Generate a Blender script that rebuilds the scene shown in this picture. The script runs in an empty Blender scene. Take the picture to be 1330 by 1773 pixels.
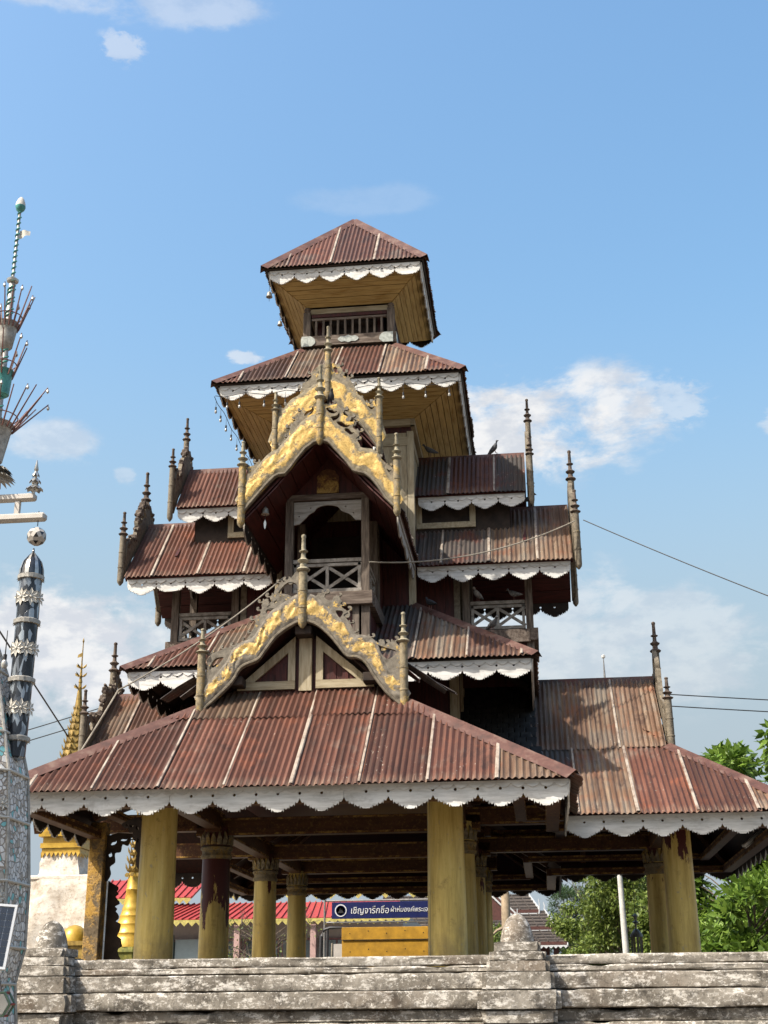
import bpy, bmesh, math, random
import numpy as np
from mathutils import Matrix, Vector, noise
R = math.radians
sc = bpy.context.scene
col = sc.collection
random.seed(7)

# ------------------------------------------------------------------ camera
cam = bpy.data.cameras.new('camera')
cam.sensor_fit = 'VERTICAL'; cam.sensor_height = 36.0; cam.lens = 46.27; cam.clip_end = 6000
camo = bpy.data.objects.new('camera', cam); col.objects.link(camo)
_p, _y, _r = R(20.756), R(6.518), R(-0.428)
_fw = Vector((-math.sin(_y)*math.cos(_p), math.cos(_y)*math.cos(_p), math.sin(_p)))
_rt = Vector((math.cos(_y), math.sin(_y), 0)); _up = _rt.cross(_fw)
_r2 = _rt*math.cos(_r)+_up*math.sin(_r); _u2 = _up*math.cos(_r)-_rt*math.sin(_r)
camo.matrix_world = Matrix(((_r2.x, _u2.x, -_fw.x, 3.0), (_r2.y, _u2.y, -_fw.y, -21.67), (_r2.z, _u2.z, -_fw.z, 1.6), (0, 0, 0, 1)))
sc.camera = camo

# ------------------------------------------------------------------ light
SUN_AZ, SUN_EL = 52.0, 47.5          # sun stands to the front left of the pavilion
sun = bpy.data.lights.new('sun', 'SUN'); sun.energy = 4.7; sun.angle = R(0.53); sun.color = (1.0, 0.93, 0.82)
suno = bpy.data.objects.new('sun', sun); col.objects.link(suno)
_to = Vector((-math.sin(R(SUN_AZ))*math.cos(R(SUN_EL)), -math.cos(R(SUN_AZ))*math.cos(R(SUN_EL)), math.sin(R(SUN_EL))))
suno.rotation_euler = _to.to_track_quat('Z', 'Y').to_euler(); suno.location = _to*60

def pix_dir(x, y):
    return (_fw+_r2*((x-665)/2279)-_u2*((y-886.5)/2279)).normalized()

world = bpy.data.worlds.new('World'); sc.world = world; world.use_nodes = True
wt = world.node_tree; wt.nodes.clear()
def wn(t, **k):
    n = wt.nodes.new(t)
    for a, b in k.items(): setattr(n, a, b)
    return n
def wl(a, b): wt.links.new(a, b)
out = wn('ShaderNodeOutputWorld'); bg = wn('ShaderNodeBackground'); bg.inputs['Strength'].default_value = 0.15
sky = wn('ShaderNodeTexSky', sky_type='NISHITA'); sky.sun_disc = False
sky.sun_elevation = R(SUN_EL); sky.sun_rotation = R(180+SUN_AZ); sky.air_density = 1.9; sky.dust_density = 5.5; sky.ozone_density = 3.4
tc = wn('ShaderNodeTexCoord')
def wmath(op, a, b=None, c=None):
    n = wn('ShaderNodeMath', operation=op)
    for i, v in enumerate((a, b, c)):
        if v is None: continue
        if isinstance(v, (int, float)): n.inputs[i].default_value = v
        else: wl(v, n.inputs[i])
    return n.outputs[0]
def wnoise(scale, detail=6, rough=.6, vec=None, dist=0.0):
    n = wn('ShaderNodeTexNoise'); n.inputs['Scale'].default_value = scale; n.inputs['Detail'].default_value = detail
    n.inputs['Roughness'].default_value = rough; n.inputs['Distortion'].default_value = dist
    wl(vec or tc.outputs['Generated'], n.inputs['Vector']); return n.outputs['Fac']
def wsmooth(v, a, b):
    n = wn('ShaderNodeMapRange', interpolation_type='SMOOTHSTEP'); wl(v, n.inputs['Value'])
    n.inputs['From Min'].default_value = a; n.inputs['From Max'].default_value = b; return n.outputs['Result']
stretch = wn('ShaderNodeMapping'); stretch.inputs['Scale'].default_value = (1, 1, 2.0); wl(tc.outputs['Generated'], stretch.inputs['Vector'])
billow = wnoise(16, 9, .62, stretch.outputs[0], .2)
puff = wnoise(60, 7, .62, stretch.outputs[0], .3)
wisp = wnoise(9, 8, .6, stretch.outputs[0], .5)
norm = wn('ShaderNodeVectorMath', operation='NORMALIZE'); wl(tc.outputs['Generated'], norm.inputs[0])
total = None
# clouds: direction, angular half width / half height (radians), how dense
for (px, py, hw, hh, dens) in ((935, 735, .082, .04, 1.0), (1030, 715, .06, .034, .9), (1150, 700, .03, .02, .45), (90, 1120, .09, .05, 1.0), (215, 1130, .06, .04, .7), (85, 765, .035, .018, .5),
                               (960, 1120, .09, .06, .5), (1180, 1110, .07, .045, .42), (1170, 1060, .05, .02, .42), (425, 618, .014, .006, .55), (210, 82, .016, .012, .42),
                               (110, -8, .06, .012, .4), (330, 4, .05, .018, .38), (215, 825, .01, .006, .3), (640, 345, .05, .012, .12), (1360, 730, .016, .012, .5)):
    d = pix_dir(px, py); h = Vector((d.y, -d.x, 0)).normalized(); v = h.cross(d)
    def dotv(a):
        n = wn('ShaderNodeVectorMath', operation='DOT_PRODUCT'); wl(norm.outputs[0], n.inputs[0]); n.inputs[1].default_value = a; return n.outputs['Value']
    e = wmath('ADD', wmath('POWER', wmath('ABSOLUTE', wmath('DIVIDE', dotv(h), hw)), 2), wmath('POWER', wmath('ABSOLUTE', wmath('DIVIDE', dotv(v), hh)), 2))
    front = wmath('GREATER_THAN', dotv(d), 0.5)
    g = wmath('MULTIPLY', wmath('MULTIPLY', wmath('SUBTRACT', 1.15, wmath('SQRT', e)), front), 1.0)
    fld = billow if hw > .03 else puff
    m = wsmooth(wmath('ADD', wmath('MINIMUM', g, .6), wmath('MULTIPLY', wmath('SUBTRACT', fld, .5), 2.7)), .0, .58)
    m = wmath('MULTIPLY', wmath('MULTIPLY', m, dens), wsmooth(g, -.35, .35))
    total = m if total is None else wmath('MAXIMUM', total, m)
# the rest of the sky carries the same kind of scattered cloud
rest = wmath('MULTIPLY', wsmooth(wisp, .6, .78), .5)
away = wn('ShaderNodeVectorMath', operation='DOT_PRODUCT'); wl(norm.outputs[0], away.inputs[0]); away.inputs[1].default_value = _fw
rest = wmath('MULTIPLY', rest, wsmooth(wmath('SUBTRACT', 1.0, away.outputs['Value']), .12, .25))
total = wmath('MAXIMUM', total, rest)
cmix = wn('ShaderNodeMix', data_type='RGBA'); wl(total, cmix.inputs['Factor'])
hsv = wn('ShaderNodeHueSaturation'); hsv.inputs['Saturation'].default_value = 1.25; hsv.inputs['Value'].default_value = 1.0; wl(sky.outputs[0], hsv.inputs['Color'])
# pale haze thickening towards the horizon, the same all round
sepz = wn('ShaderNodeSeparateXYZ'); wl(norm.outputs[0], sepz.inputs[0])
hz = wn('ShaderNodeMix', data_type='RGBA'); wl(wmath('MULTIPLY', wsmooth(wmath('MULTIPLY', sepz.outputs['Z'], -1.0), -.50, -.12), .92), hz.inputs['Factor'])
wl(hsv.outputs[0], hz.inputs['A']); hz.inputs['B'].default_value = (1.78, 2.12, 2.45, 1); wl(hz.outputs['Result'], cmix.inputs['A'])
cshade = wn('ShaderNodeMix', data_type='RGBA'); wl(wsmooth(wnoise(30, 8, .6, stretch.outputs[0]), .38, .6), cshade.inputs['Factor']); cshade.inputs['A'].default_value = (2.65, 2.8, 3.05, 1); cshade.inputs['B'].default_value = (3.5, 3.52, 3.55, 1); wl(cshade.outputs['Result'], cmix.inputs['B'])
wl(cmix.outputs['Result'], bg.inputs['Color']); wl(bg.outputs[0], out.inputs[0])
vs = sc.view_settings; vs.view_transform = 'Standard'; vs.look = 'None'; vs.gamma = 1.0; vs.exposure = 0.79; vs.use_curve_mapping = False

# ------------------------------------------------------------------ materials
MATS = {}
class NT:
    def __init__(s, name):
        s.m = bpy.data.materials.new(name); s.m.use_nodes = True; s.t = s.m.node_tree
        s.b = s.t.nodes['Principled BSDF']; s.tc = None
    def n(s, t, **k):
        x = s.t.nodes.new(t)
        for a, b in k.items(): setattr(x, a, b)
        return x
    def l(s, a, b): s.t.links.new(a, b)
    def co(s, kind='Object', scale=(1, 1, 1), rand=True):
        if s.tc is None: s.tc = s.n('ShaderNodeTexCoord'); s.oi = s.n('ShaderNodeObjectInfo')
        mp = s.n('ShaderNodeMapping'); s.l(s.tc.outputs[kind], mp.inputs['Vector']); mp.inputs['Scale'].default_value = scale
        if rand:
            mul = s.n('ShaderNodeMath', operation='MULTIPLY'); mul.inputs[1].default_value = 57.0; s.l(s.oi.outputs['Random'], mul.inputs[0])
            cb = s.n('ShaderNodeCombineXYZ'); s.l(mul.outputs[0], cb.inputs[0]); s.l(mul.outputs[0], cb.inputs[2]); s.l(cb.outputs[0], mp.inputs['Location'])
        return mp.outputs[0]
    def noise(s, vec, scale, detail=5, rough=.6, dist=0.):
        x = s.n('ShaderNodeTexNoise'); s.l(vec, x.inputs['Vector'])
        for k, v in (('Scale', scale), ('Detail', detail), ('Roughness', rough), ('Distortion', dist)): x.inputs[k].default_value = v
        return x.outputs['Fac']
    def ramp(s, fac, stops):
        r = s.n('ShaderNodeValToRGB'); s.l(fac, r.inputs[0]); e = r.color_ramp.elements
        while len(e) < len(stops): e.new(.5)
        for i, (p, c) in enumerate(stops): e[i].position = p; e[i].color = (*c, 1) if len(c) == 3 else c
        return r.outputs[0]
    def step(s, fac, a, b):
        r = s.n('ShaderNodeMapRange'); s.l(fac, r.inputs['Value']); r.inputs['From Min'].default_value = a; r.inputs['From Max'].default_value = b
        return r.outputs['Result']
    def mix(s, fac, a, b, mode='MIX'):
        x = s.n('ShaderNodeMix', data_type='RGBA', blend_type=mode)
        for i, v in (('Factor', fac), ('A', a), ('B', b)):
            if isinstance(v, (int, float)): x.inputs[i].default_value = v
            elif isinstance(v, tuple): x.inputs[i].default_value = (*v, 1)
            else: s.l(v, x.inputs[i])
        return x.outputs['Result']
    def math(s, op, a, b):
        x = s.n('ShaderNodeMath', operation=op)
        for i, v in enumerate((a, b)):
            if isinstance(v, (int, float)): x.inputs[i].default_value = v
            else: s.l(v, x.inputs[i])
        return x.outputs[0]
    def bump(s, h, strength=.4, dist=.01):
        x = s.n('ShaderNodeBump'); x.inputs['Strength'].default_value = strength; x.inputs['Distance'].default_value = dist
        s.l(h, x.inputs['Height']); s.l(x.outputs[0], s.b.inputs['Normal'])
    def done(s, color=None, rough=.7, metal=0., spec=.3):
        if color is not None:
            if isinstance(color, tuple): s.b.inputs['Base Color'].default_value = (*color, 1)
            else: s.l(color, s.b.inputs['Base Color'])
        for k, v in (('Roughness', rough), ('Metallic', metal), ('Specular IOR Level', spec)):
            if isinstance(v, (int, float)): s.b.inputs[k].default_value = v
            else: s.l(v, s.b.inputs[k])
        MATS[s.m.name] = s.m; return s.m

def two(name, a, b, scale=6, rough=.75, metal=0., sc3=(1, 1, 1), c=None, bump=.25, lo=.35, hi=.65, spec=.3, dist=.006, kind='Object', detail=6, g=.66):
    a, b = tuple(x*g for x in a), tuple(x*g for x in b); c = tuple(x*g for x in c) if c else None
    t = NT(name); v = t.co(kind, sc3); f = t.noise(v, scale, detail, .65)
    stops = [(lo, a), (hi, b)] if c is None else [(lo, a), ((lo+hi)/2, c), (hi, b)]
    cl = t.ramp(f, stops); t.bump(f, bump, dist); return t.done(cl, rough, metal, spec)

def tin(name, dark, mid, light, rust, gb):
    t = NT(name); v = t.co('Object', (1, 1, 1)); st = t.co('Object', (9, .45, 1)); st2 = t.co('Object', (30, 1.2, 1))
    big = t.noise(v, 1.3, 4, .6); streak = t.noise(st, 1.0, 5, .65); fine = t.noise(st2, 1.0, 4, .7)
    base = t.ramp(streak, [(.28, dark), (.5, mid), (.72, light)])
    grey = t.ramp(fine, [(.3, (.06, .05, .043)), (.7, (.20, .17, .135))])
    gm = t.math('MULTIPLY', t.step(big, gb, gb+.13), t.step(streak, .38, .58))
    red = t.mix(t.math('MULTIPLY', t.step(t.noise(v, 2.4, 5, .7), .53, .70), .8), base, rust)
    c = t.mix(t.math('MULTIPLY', gm, .8), red, grey)
    rv = t.n('ShaderNodeMapRange'); t.l(t.oi.outputs['Random'], rv.inputs['Value']); rv.inputs['To Min'].default_value = .66; rv.inputs['To Max'].default_value = 1.2
    c = t.mix(1.0, c, rv.outputs[0], 'MULTIPLY')
    sy = t.n('ShaderNodeSeparateXYZ'); t.l(t.tc.outputs['Object'], sy.inputs[0])
    edge = t.math('MULTIPLY', t.step(sy.outputs['Y'], .16, .0), t.step(t.noise(st2, 1.5, 4, .6), .42, .62))
    c = t.mix(t.math('MULTIPLY', edge, .65), c, (.21, .15, .11))
    drop = t.math('MULTIPLY', t.step(t.noise(v, 26, 3, .5), .66, .72), t.step(t.noise(v, 1.7, 3, .5), .52, .62))
    c = t.mix(drop, c, (.36, .33, .28))
    dk = t.math('MULTIPLY', t.step(t.noise(t.co('Object', (14, .3, 1)), 1., 4, .6), .54, .70), .6)
    blot = t.math('MULTIPLY', t.step(t.noise(t.co('Object', (3.5, 1.3, 1)), 1.4, 6, .7, .6), .55, .66), .7); c = t.mix(blot, c, (.032, .018, .014))
    c = t.mix(dk, c, (.028, .017, .014))
    t.bump(fine, .2, .004)
    return t.done(c, .6, 0.0, .25)
tin('rusty_tin', (.045, .020, .013), (.086, .035, .0235), (.128, .058, .040), (.150, .050, .026), .57)
tin('brown_tin', (.031, .016, .0115), (.060, .0285, .019), (.097, .052, .036), (.110, .043, .023), .58)
tin('faded_tin', (.058, .029, .018), (.118, .070, .044), (.205, .155, .108), (.160, .056, .026), .45)
t = NT('old_tin'); v = t.co('Object'); st = t.co('Object', (12, .5, 1)); f = t.noise(st, 1, 6, .7); g = t.noise(v, 2.0, 4, .6)
c = t.ramp(f, [(.3, (.028, .025, .023)), (.55, (.062, .050, .044)), (.75, (.13, .11, .095))])
c = t.mix(t.step(g, .52, .64), c, (.085, .034, .025)); c = t.mix(t.math('MULTIPLY', t.step(t.noise(v, 24, 3), .67, .73), t.step(g, .48, .54)), c, (.36, .34, .31)); t.done(c, .65, 0, .25)
two('seam', (.12, .075, .055), (.33, .29, .24), 7, .6, sc3=(1, .6, 1), c=(.26, .215, .175), g=1)
two('cap_tin', (.055, .026, .020), (.13, .080, .062), 5, .6, c=(.085, .037, .028), g=1)
t = NT('white_board'); v = t.co('Object'); w = t.co('Object', (1.2, 10, 10)); f = t.noise(w, 2.0, 6, .7); d = t.noise(v, 3.0, 5, .7)
c = t.ramp(f, [(.28, (.36, .35, .33)), (.55, (.59, .585, .565)), (.8, (.68, .675, .655))]); c = t.mix(t.math('MULTIPLY', t.step(d, .55, .75), .6), c, (.22, .19, .155))
t.bump(f, .2, .004); t.done(c, .8)
t = NT('grey_board'); v = t.co('Object'); w = t.co('Object', (1.2, 10, 10)); f = t.noise(w, 2.0, 6, .7); d = t.noise(v, 3.0, 5, .7)
c = t.ramp(f, [(.28, (.17, .155, .14)), (.55, (.34, .325, .30)), (.8, (.45, .44, .415))]); c = t.mix(t.math('MULTIPLY', t.step(d, .5, .7), .7), c, (.22, .18, .14))
t.bump(f, .2, .004); t.done(c, .85)

def gilt(name, lo, hi, gold=(.53, .345, .085), crust=(.175, .148, .105), wear=False):
    t = NT(name); v = t.co('Object', rand=True); m = t.noise(v, 4.2, 8, .74, .5); f = t.noise(v, 14, 6, .7); fl = t.noise(v, 38, 4, .7)
    cr = t.ramp(f, [(.3, (crust[0]*.38, crust[1]*.36, crust[2]*.34)), (.52, crust), (.75, (crust[0]*1.5, crust[1]*1.5, crust[2]*1.5))])
    gd = t.ramp(fl, [(.28, (gold[0]*.45, gold[1]*.38, gold[2]*.3)), (.5, gold), (.8, (gold[0]*1.15, gold[1]*1.2, gold[2]*1.6))])
    ms = t.math('ADD', m, t.math('MULTIPLY', t.math('SUBTRACT', fl, .5), .25))
    if wear:
        at = t.n('ShaderNodeAttribute'); at.attribute_name = 'wear'; ms = t.math('SUBTRACT', ms, t.math('MULTIPLY', at.outputs['Fac'], .34))
    k = t.step(ms, lo, hi)
    c = t.mix(k, cr, gd); h = t.math('ADD', t.math('MULTIPLY', f, .6), t.math('MULTIPLY', k, .5)); t.bump(h, .55, .02)
    return t.done(c, t.math('SUBTRACT', .8, t.math('MULTIPLY', k, .35)), t.math('MULTIPLY', k, .25), .35)
gilt('gilt_relief', .355, .46, gold=(.46, .305, .09), crust=(.19, .16, .105), wear=True); gilt('gilt_pg', .435, .50, gold=(.46, .31, .10), crust=(.16, .14, .112), wear=True); gilt('gilt_corner', .42, .56, gold=(.40, .235, .05), crust=(.12, .09, .055)); gilt('gilt_bright', .54, .61); gilt('gilt_worn', .58, .64, crust=(.15, .132, .105)); gilt('gilt_post', .50, .62, gold=(.36, .235, .06), crust=(.20, .165, .105))
gilt('gilt_trim', .46, .58, gold=(.34, .20, .045), crust=(.10, .04, .018))
gilt('gilt_grey', .60, .72, gold=(.28, .20, .075), crust=(.145, .122, .090))
two('finial_stone', (.20, .175, .12), (.48, .43, .31), 14, .75, c=(.35, .31, .215)); two('finial_dark', (.06, .045, .038), (.22, .175, .14), 14, .8, c=(.13, .098, .078))

def column_mat(name, lo, hi, z0, z1):
    t = NT(name); v = t.co('Object', (6, 6, .6)); f = t.noise(v, 1.2, 6, .7); w = t.co('Object', (1, 1, 1)); f2 = t.noise(w, 5, 5, .7)
    c = t.ramp(f, [(.3, (.29, .195, .048)), (.52, (.54, .395, .115)), (.75, (.68, .54, .20))])
    c = t.mix(t.math('MULTIPLY', t.step(f2, .58, .7), .5), c, (.16, .10, .03))
    sx = t.n('ShaderNodeSeparateXYZ'); t.l(t.tc.outputs['Object'], sx.inputs[0])
    zz = t.n('ShaderNodeMapRange'); t.l(sx.outputs['Z'], zz.inputs['Value']); zz.inputs['From Min'].default_value = z0; zz.inputs['From Max'].default_value = z1
    zz.inputs['To Min'].default_value = -.25; zz.inputs['To Max'].default_value = .22
    pn = t.math('ADD', t.noise(t.co('Object', (7, 7, 1.6)), 1.0, 6, .7), zz.outputs[0])
    crack = t.math('MULTIPLY', t.step(t.noise(t.co('Object', (16, 16, .35)), 1.0, 3, .5), .655, .69), .8); c = t.mix(crack, c, (.06, .04, .016))
    foot = t.math('MULTIPLY', t.step(sx.outputs['Z'], .75, .1), t.step(t.noise(w, 3.5, 6, .75), .40, .62)); c = t.mix(t.math('MULTIPLY', foot, .75), c, (.13, .10, .06))
    chip = t.math('MULTIPLY', t.step(t.noise(t.co('Object', (1, 1, .6)), 11, 6, .7), .62, .66), .75); c = t.mix(chip, c, (.30, .26, .17))
    c = t.mix(t.step(pn, lo, hi), c, (.060, .009, .007)); t.bump(t.math('ADD', f2, t.math('MULTIPLY', crack, -.6)), .3, .008)
    return t.done(c, .40, .22, .4)
column_mat('column_gold', .93, .96, 0, 2.3); column_mat('column_peeled', .50, .53, .5, 1.6); column_mat('column_flaked', .64, .67, .4, 2.2)
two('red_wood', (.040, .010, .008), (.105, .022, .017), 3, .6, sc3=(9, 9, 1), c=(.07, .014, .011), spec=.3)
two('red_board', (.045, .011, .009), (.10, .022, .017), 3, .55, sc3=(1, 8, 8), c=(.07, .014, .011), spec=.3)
two('ceiling_board', (.020, .006, .005), (.050, .013, .009), 3, .7, sc3=(1, 8, 8), c=(.032, .008, .006), spec=.2)  # darker twin of red_board, the shade under the roofs put into its colour
two('cream_wood', (.34, .27, .165), (.60, .52, .37), 3, .75, sc3=(8, 8, 1), c=(.50, .42, .28))
two('cream_beam', (.34, .27, .165), (.58, .50, .35), 3, .75, sc3=(1, 8, 8), c=(.48, .40, .265))
two('ochre_wood', (.36, .22, .065), (.62, .43, .16), 2.5, .7, sc3=(1, 9, 9), c=(.53, .375, .15), g=.70)
two('grey_wood', (.075, .058, .046), (.27, .22, .175), 3, .85, sc3=(9, 9, 1), c=(.16, .125, .10))
two('grey_beam', (.085, .06, .046), (.27, .22, .18), 3, .85, sc3=(1, 9, 9), c=(.165, .125, .10))
two('rail_wood', (.20, .175, .15), (.50, .46, .41), 3, .85, sc3=(3, 3, 3), c=(.36, .325, .285))
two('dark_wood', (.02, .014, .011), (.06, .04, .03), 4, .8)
t = NT('painted_beam'); v = t.co('Object', (1, 6, 6)); f = t.noise(v, 2.2, 6, .7); g = t.noise(t.co('Object', (6, 6, 6)), 4, 5, .7)
c = t.ramp(f, [(.3, (.035, .012, .006)), (.55, (.075, .028, .010)), (.8, (.12, .052, .017))]); c = t.mix(t.math('MULTIPLY', t.step(g, .55, .63), .6), c, (.20, .115, .03)); t.done(c, .55)
t = NT('masonry'); v = t.co('Object', rand=True); vs_ = t.co('Object', (2.2, 2.2, .9)); a = t.noise(v, 1.6, 8, .72, .5); b = t.noise(vs_, 6, 8, .75); cfi = t.noise(v, 40, 5, .7)
c = t.ramp(a, [(.28, (.062, .054, .045)), (.42, (.142, .126, .105)), (.56, (.225, .203, .172)), (.72, (.32, .295, .258))])
wm = t.noise(t.co('Object', (1.3, 1.3, 3.0)), 4.5, 12, .80, .0)
c = t.mix(t.step(wm, .52, .575), c, (.55, .52, .475)); c = t.mix(t.math('MULTIPLY', t.step(t.noise(v, 5, 9, .80), .51, .63), .80), c, (.045, .040, .035))
c = t.mix(t.math('MULTIPLY', t.step(t.noise(v, 1.1, 4, .6), .55, .68), .4), c, (.15, .105, .072))
c = t.mix(t.math('MULTIPLY', t.step(t.noise(v, 24, 5, .75), .57, .64), .85), c, (.55, .52, .47))
c = t.mix(t.math('MULTIPLY', t.step(t.noise(v, 17, 7, .8), .56, .64), .75), c, (.05, .043, .035))
t.bump(t.math('ADD', b, t.math('MULTIPLY', cfi, .35)), .5, .02); t.done(c, .92, 0, .15)
t = NT('limewash'); v = t.co('Object'); a = t.noise(v, 2.6, 8, .7); b = t.noise(v, 9, 7, .75)
c = t.ramp(a, [(.3, (.32, .26, .20)), (.5, (.53, .48, .415)), (.7, (.64, .61, .565))]); c = t.mix(t.math('MULTIPLY', t.step(b, .52, .66), .7), c, (.22, .16, .11)); t.bump(b, .6, .04); t.done(c, .9)
two('gold_new', (.46, .27, .03), (.72, .46, .07), 5, .38, .25, c=(.62, .38, .045), spec=.5)
two('gold_old', (.17, .11, .03), (.46, .31, .08), 9, .5, .2, c=(.32, .21, .05))
two('slate', (.018, .018, .018), (.06, .058, .055), 7, .75, c=(.034, .033, .032))
two('soil', (.13, .10, .07), (.24, .19, .13), 2, .95, kind='Object')
two('terrace_paving', (.20, .175, .14), (.33, .29, .24), 1.5, .9)
def flat(name, c, rough=.6, metal=0., spec=.4, var=.25, scale=8):
    return two(name, tuple(x*(1-var) for x in c), tuple(min(1, x*(1+var)) for x in c), scale, rough, metal, bump=.1, spec=spec)
flat('hall_red', (.42, .052, .046), .5, var=.1); two('mossy', (.08, .09, .02), (.30, .26, .05), 6, .8, c=(.16, .16, .03)); flat('hall_gold', (.55, .47, .14), .5); flat('hall_pink', (.55, .36, .33), .7, var=.08); flat('hall_green', (.17, .25, .25), .7, var=.1)
flat('hall_white', (.55, .52, .49), .8, var=.08); flat('hall_frame', (.34, .17, .17), .6); flat('curtain', (.45, .55, .58), .8, var=.05)
flat('sign_blue', (.012, .02, .105), .35, var=.15); flat('sign_white', (.78, .80, .82), .5, var=.04); flat('steel', (.30, .29, .28), .45, .5); flat('dark_steel', (.05, .05, .055), .5, .3)
flat('yellow_sheet', (.50, .27, .02), .55, var=.25, scale=5); flat('temple_roof', (.085, .07, .062), .7, var=.35, scale=12); flat('temple_trim', (.62, .64, .66), .6, var=.08); flat('temple_wood', (.10, .035, .028), .6)
flat('silver', (.62, .61, .58), .28, .75, var=.25, scale=20); flat('silver_dull', (.48, .46, .42), .5, .4, var=.3, scale=25); flat('alu_beam', (.58, .54, .49), .5, .15, var=.12)
flat('mirror', (.55, .56, .58), .08, 1.0, var=.2, scale=30); flat('black_mirror', (.035, .037, .042), .12, .3, spec=.8, var=.5, scale=20); flat('teal', (.10, .36, .32), .3, .1, var=.3, scale=18)
flat('stick', (.20, .085, .07), .6, var=.3); flat('cloth_white', (.72, .69, .62), .9, var=.06); flat('bulb_glass', (.42, .41, .38), .12, 0, .8, var=.03); flat('cable', (.02, .02, .022), .6); flat('rope', (.36, .32, .26), .9)
flat('bell_metal', (.33, .31, .27), .45, .35, var=.3); flat('pigeon_grey', (.12, .125, .135), .8, var=.35, scale=30); flat('pigeon_dark', (.030, .031, .035), .75, var=.35, scale=30)
flat('pigeon_pale', (.34, .34, .34), .8, var=.6, scale=30); flat('bark', (.15, .12, .09), .95, var=.4, scale=10); flat('pole_white', (.62, .61, .58), .7, var=.12); flat('pole_wood', (.36, .28, .19), .85, var=.25)
flat('beak', (.25, .12, .10), .5); flat('solar_cell', (.012, .014, .022), .15, 0, .7); flat('solar_frame', (.68, .69, .70), .4, .3, var=.04); flat('lamp_white', (.72, .72, .70), .4, var=.03)
flat('green_paint', (.16, .25, .17), .5, var=.2); flat('red_paint', (.36, .06, .045), .5, var=.2); flat('plate_metal', (.42, .44, .40), .45, .3, var=.3, scale=22)
def mosaic():
    t = NT('mosaic'); v = t.co('Object', rand=False); vo = t.n('ShaderNodeTexVoronoi'); t.l(v, vo.inputs['Vector']); vo.inputs['Scale'].default_value = 22
    sx = t.n('ShaderNodeSeparateColor'); t.l(vo.outputs['Color'], sx.inputs[0])
    c = t.ramp(sx.outputs[0], [(0, (.60, .585, .555)), (.22, (.38, .345, .30)), (.36, (.70, .69, .665)), (.68, (.54, .52, .49)), (.84, (.22, .50, .51)), (.93, (.74, .73, .71))])
    c.node.color_ramp.interpolation = 'CONSTANT'
    d = t.n('ShaderNodeTexVoronoi', feature='DISTANCE_TO_EDGE'); t.l(v, d.inputs['Vector']); d.inputs['Scale'].default_value = 22
    g = t.step(d.outputs['Distance'], .03, .09); c = t.mix(g, (.32, .28, .24), c); t.bump(t.math('ADD', g, t.math('MULTIPLY', sx.outputs[1], .8)), .8, .012)
    t.done(c, .5, t.math('MULTIPLY', t.math('GREATER_THAN', sx.outputs[1], .85), .3), .3)
mosaic()
def glass():
    t = NT('window_glass'); t.done((.10, .12, .12), .05, 0, .9)
glass()
def leafm(name, a, b, c):
    t = NT(name); g = t.n('ShaderNodeNewGeometry'); cl = t.ramp(g.outputs['Random Per Island'], [(0, a), (.5, b), (1, c)])
    t.done(cl, .5, 0, .35)
    tr = t.n('ShaderNodeBsdfTranslucent'); t.l(cl, tr.inputs[0]); mx = t.n('ShaderNodeMixShader'); mx.inputs[0].default_value = .32
    t.l(t.b.outputs[0], mx.inputs[1]); t.l(tr.outputs[0], mx.inputs[2]); t.l(mx.outputs[0], t.t.nodes['Material Output'].inputs[0])
leafm('leaf_bright', (.05, .095, .012), (.11, .19, .024), (.18, .27, .045)); leafm('leaf_mid', (.06, .095, .018), (.12, .17, .030), (.19, .235, .055))
leafm('leaf_dark', (.03, .06, .022), (.05, .095, .035), (.08, .13, .05)); leafm('leaf_dry', (.16, .12, .06), (.24, .19, .10), (.20, .21, .08))

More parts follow.
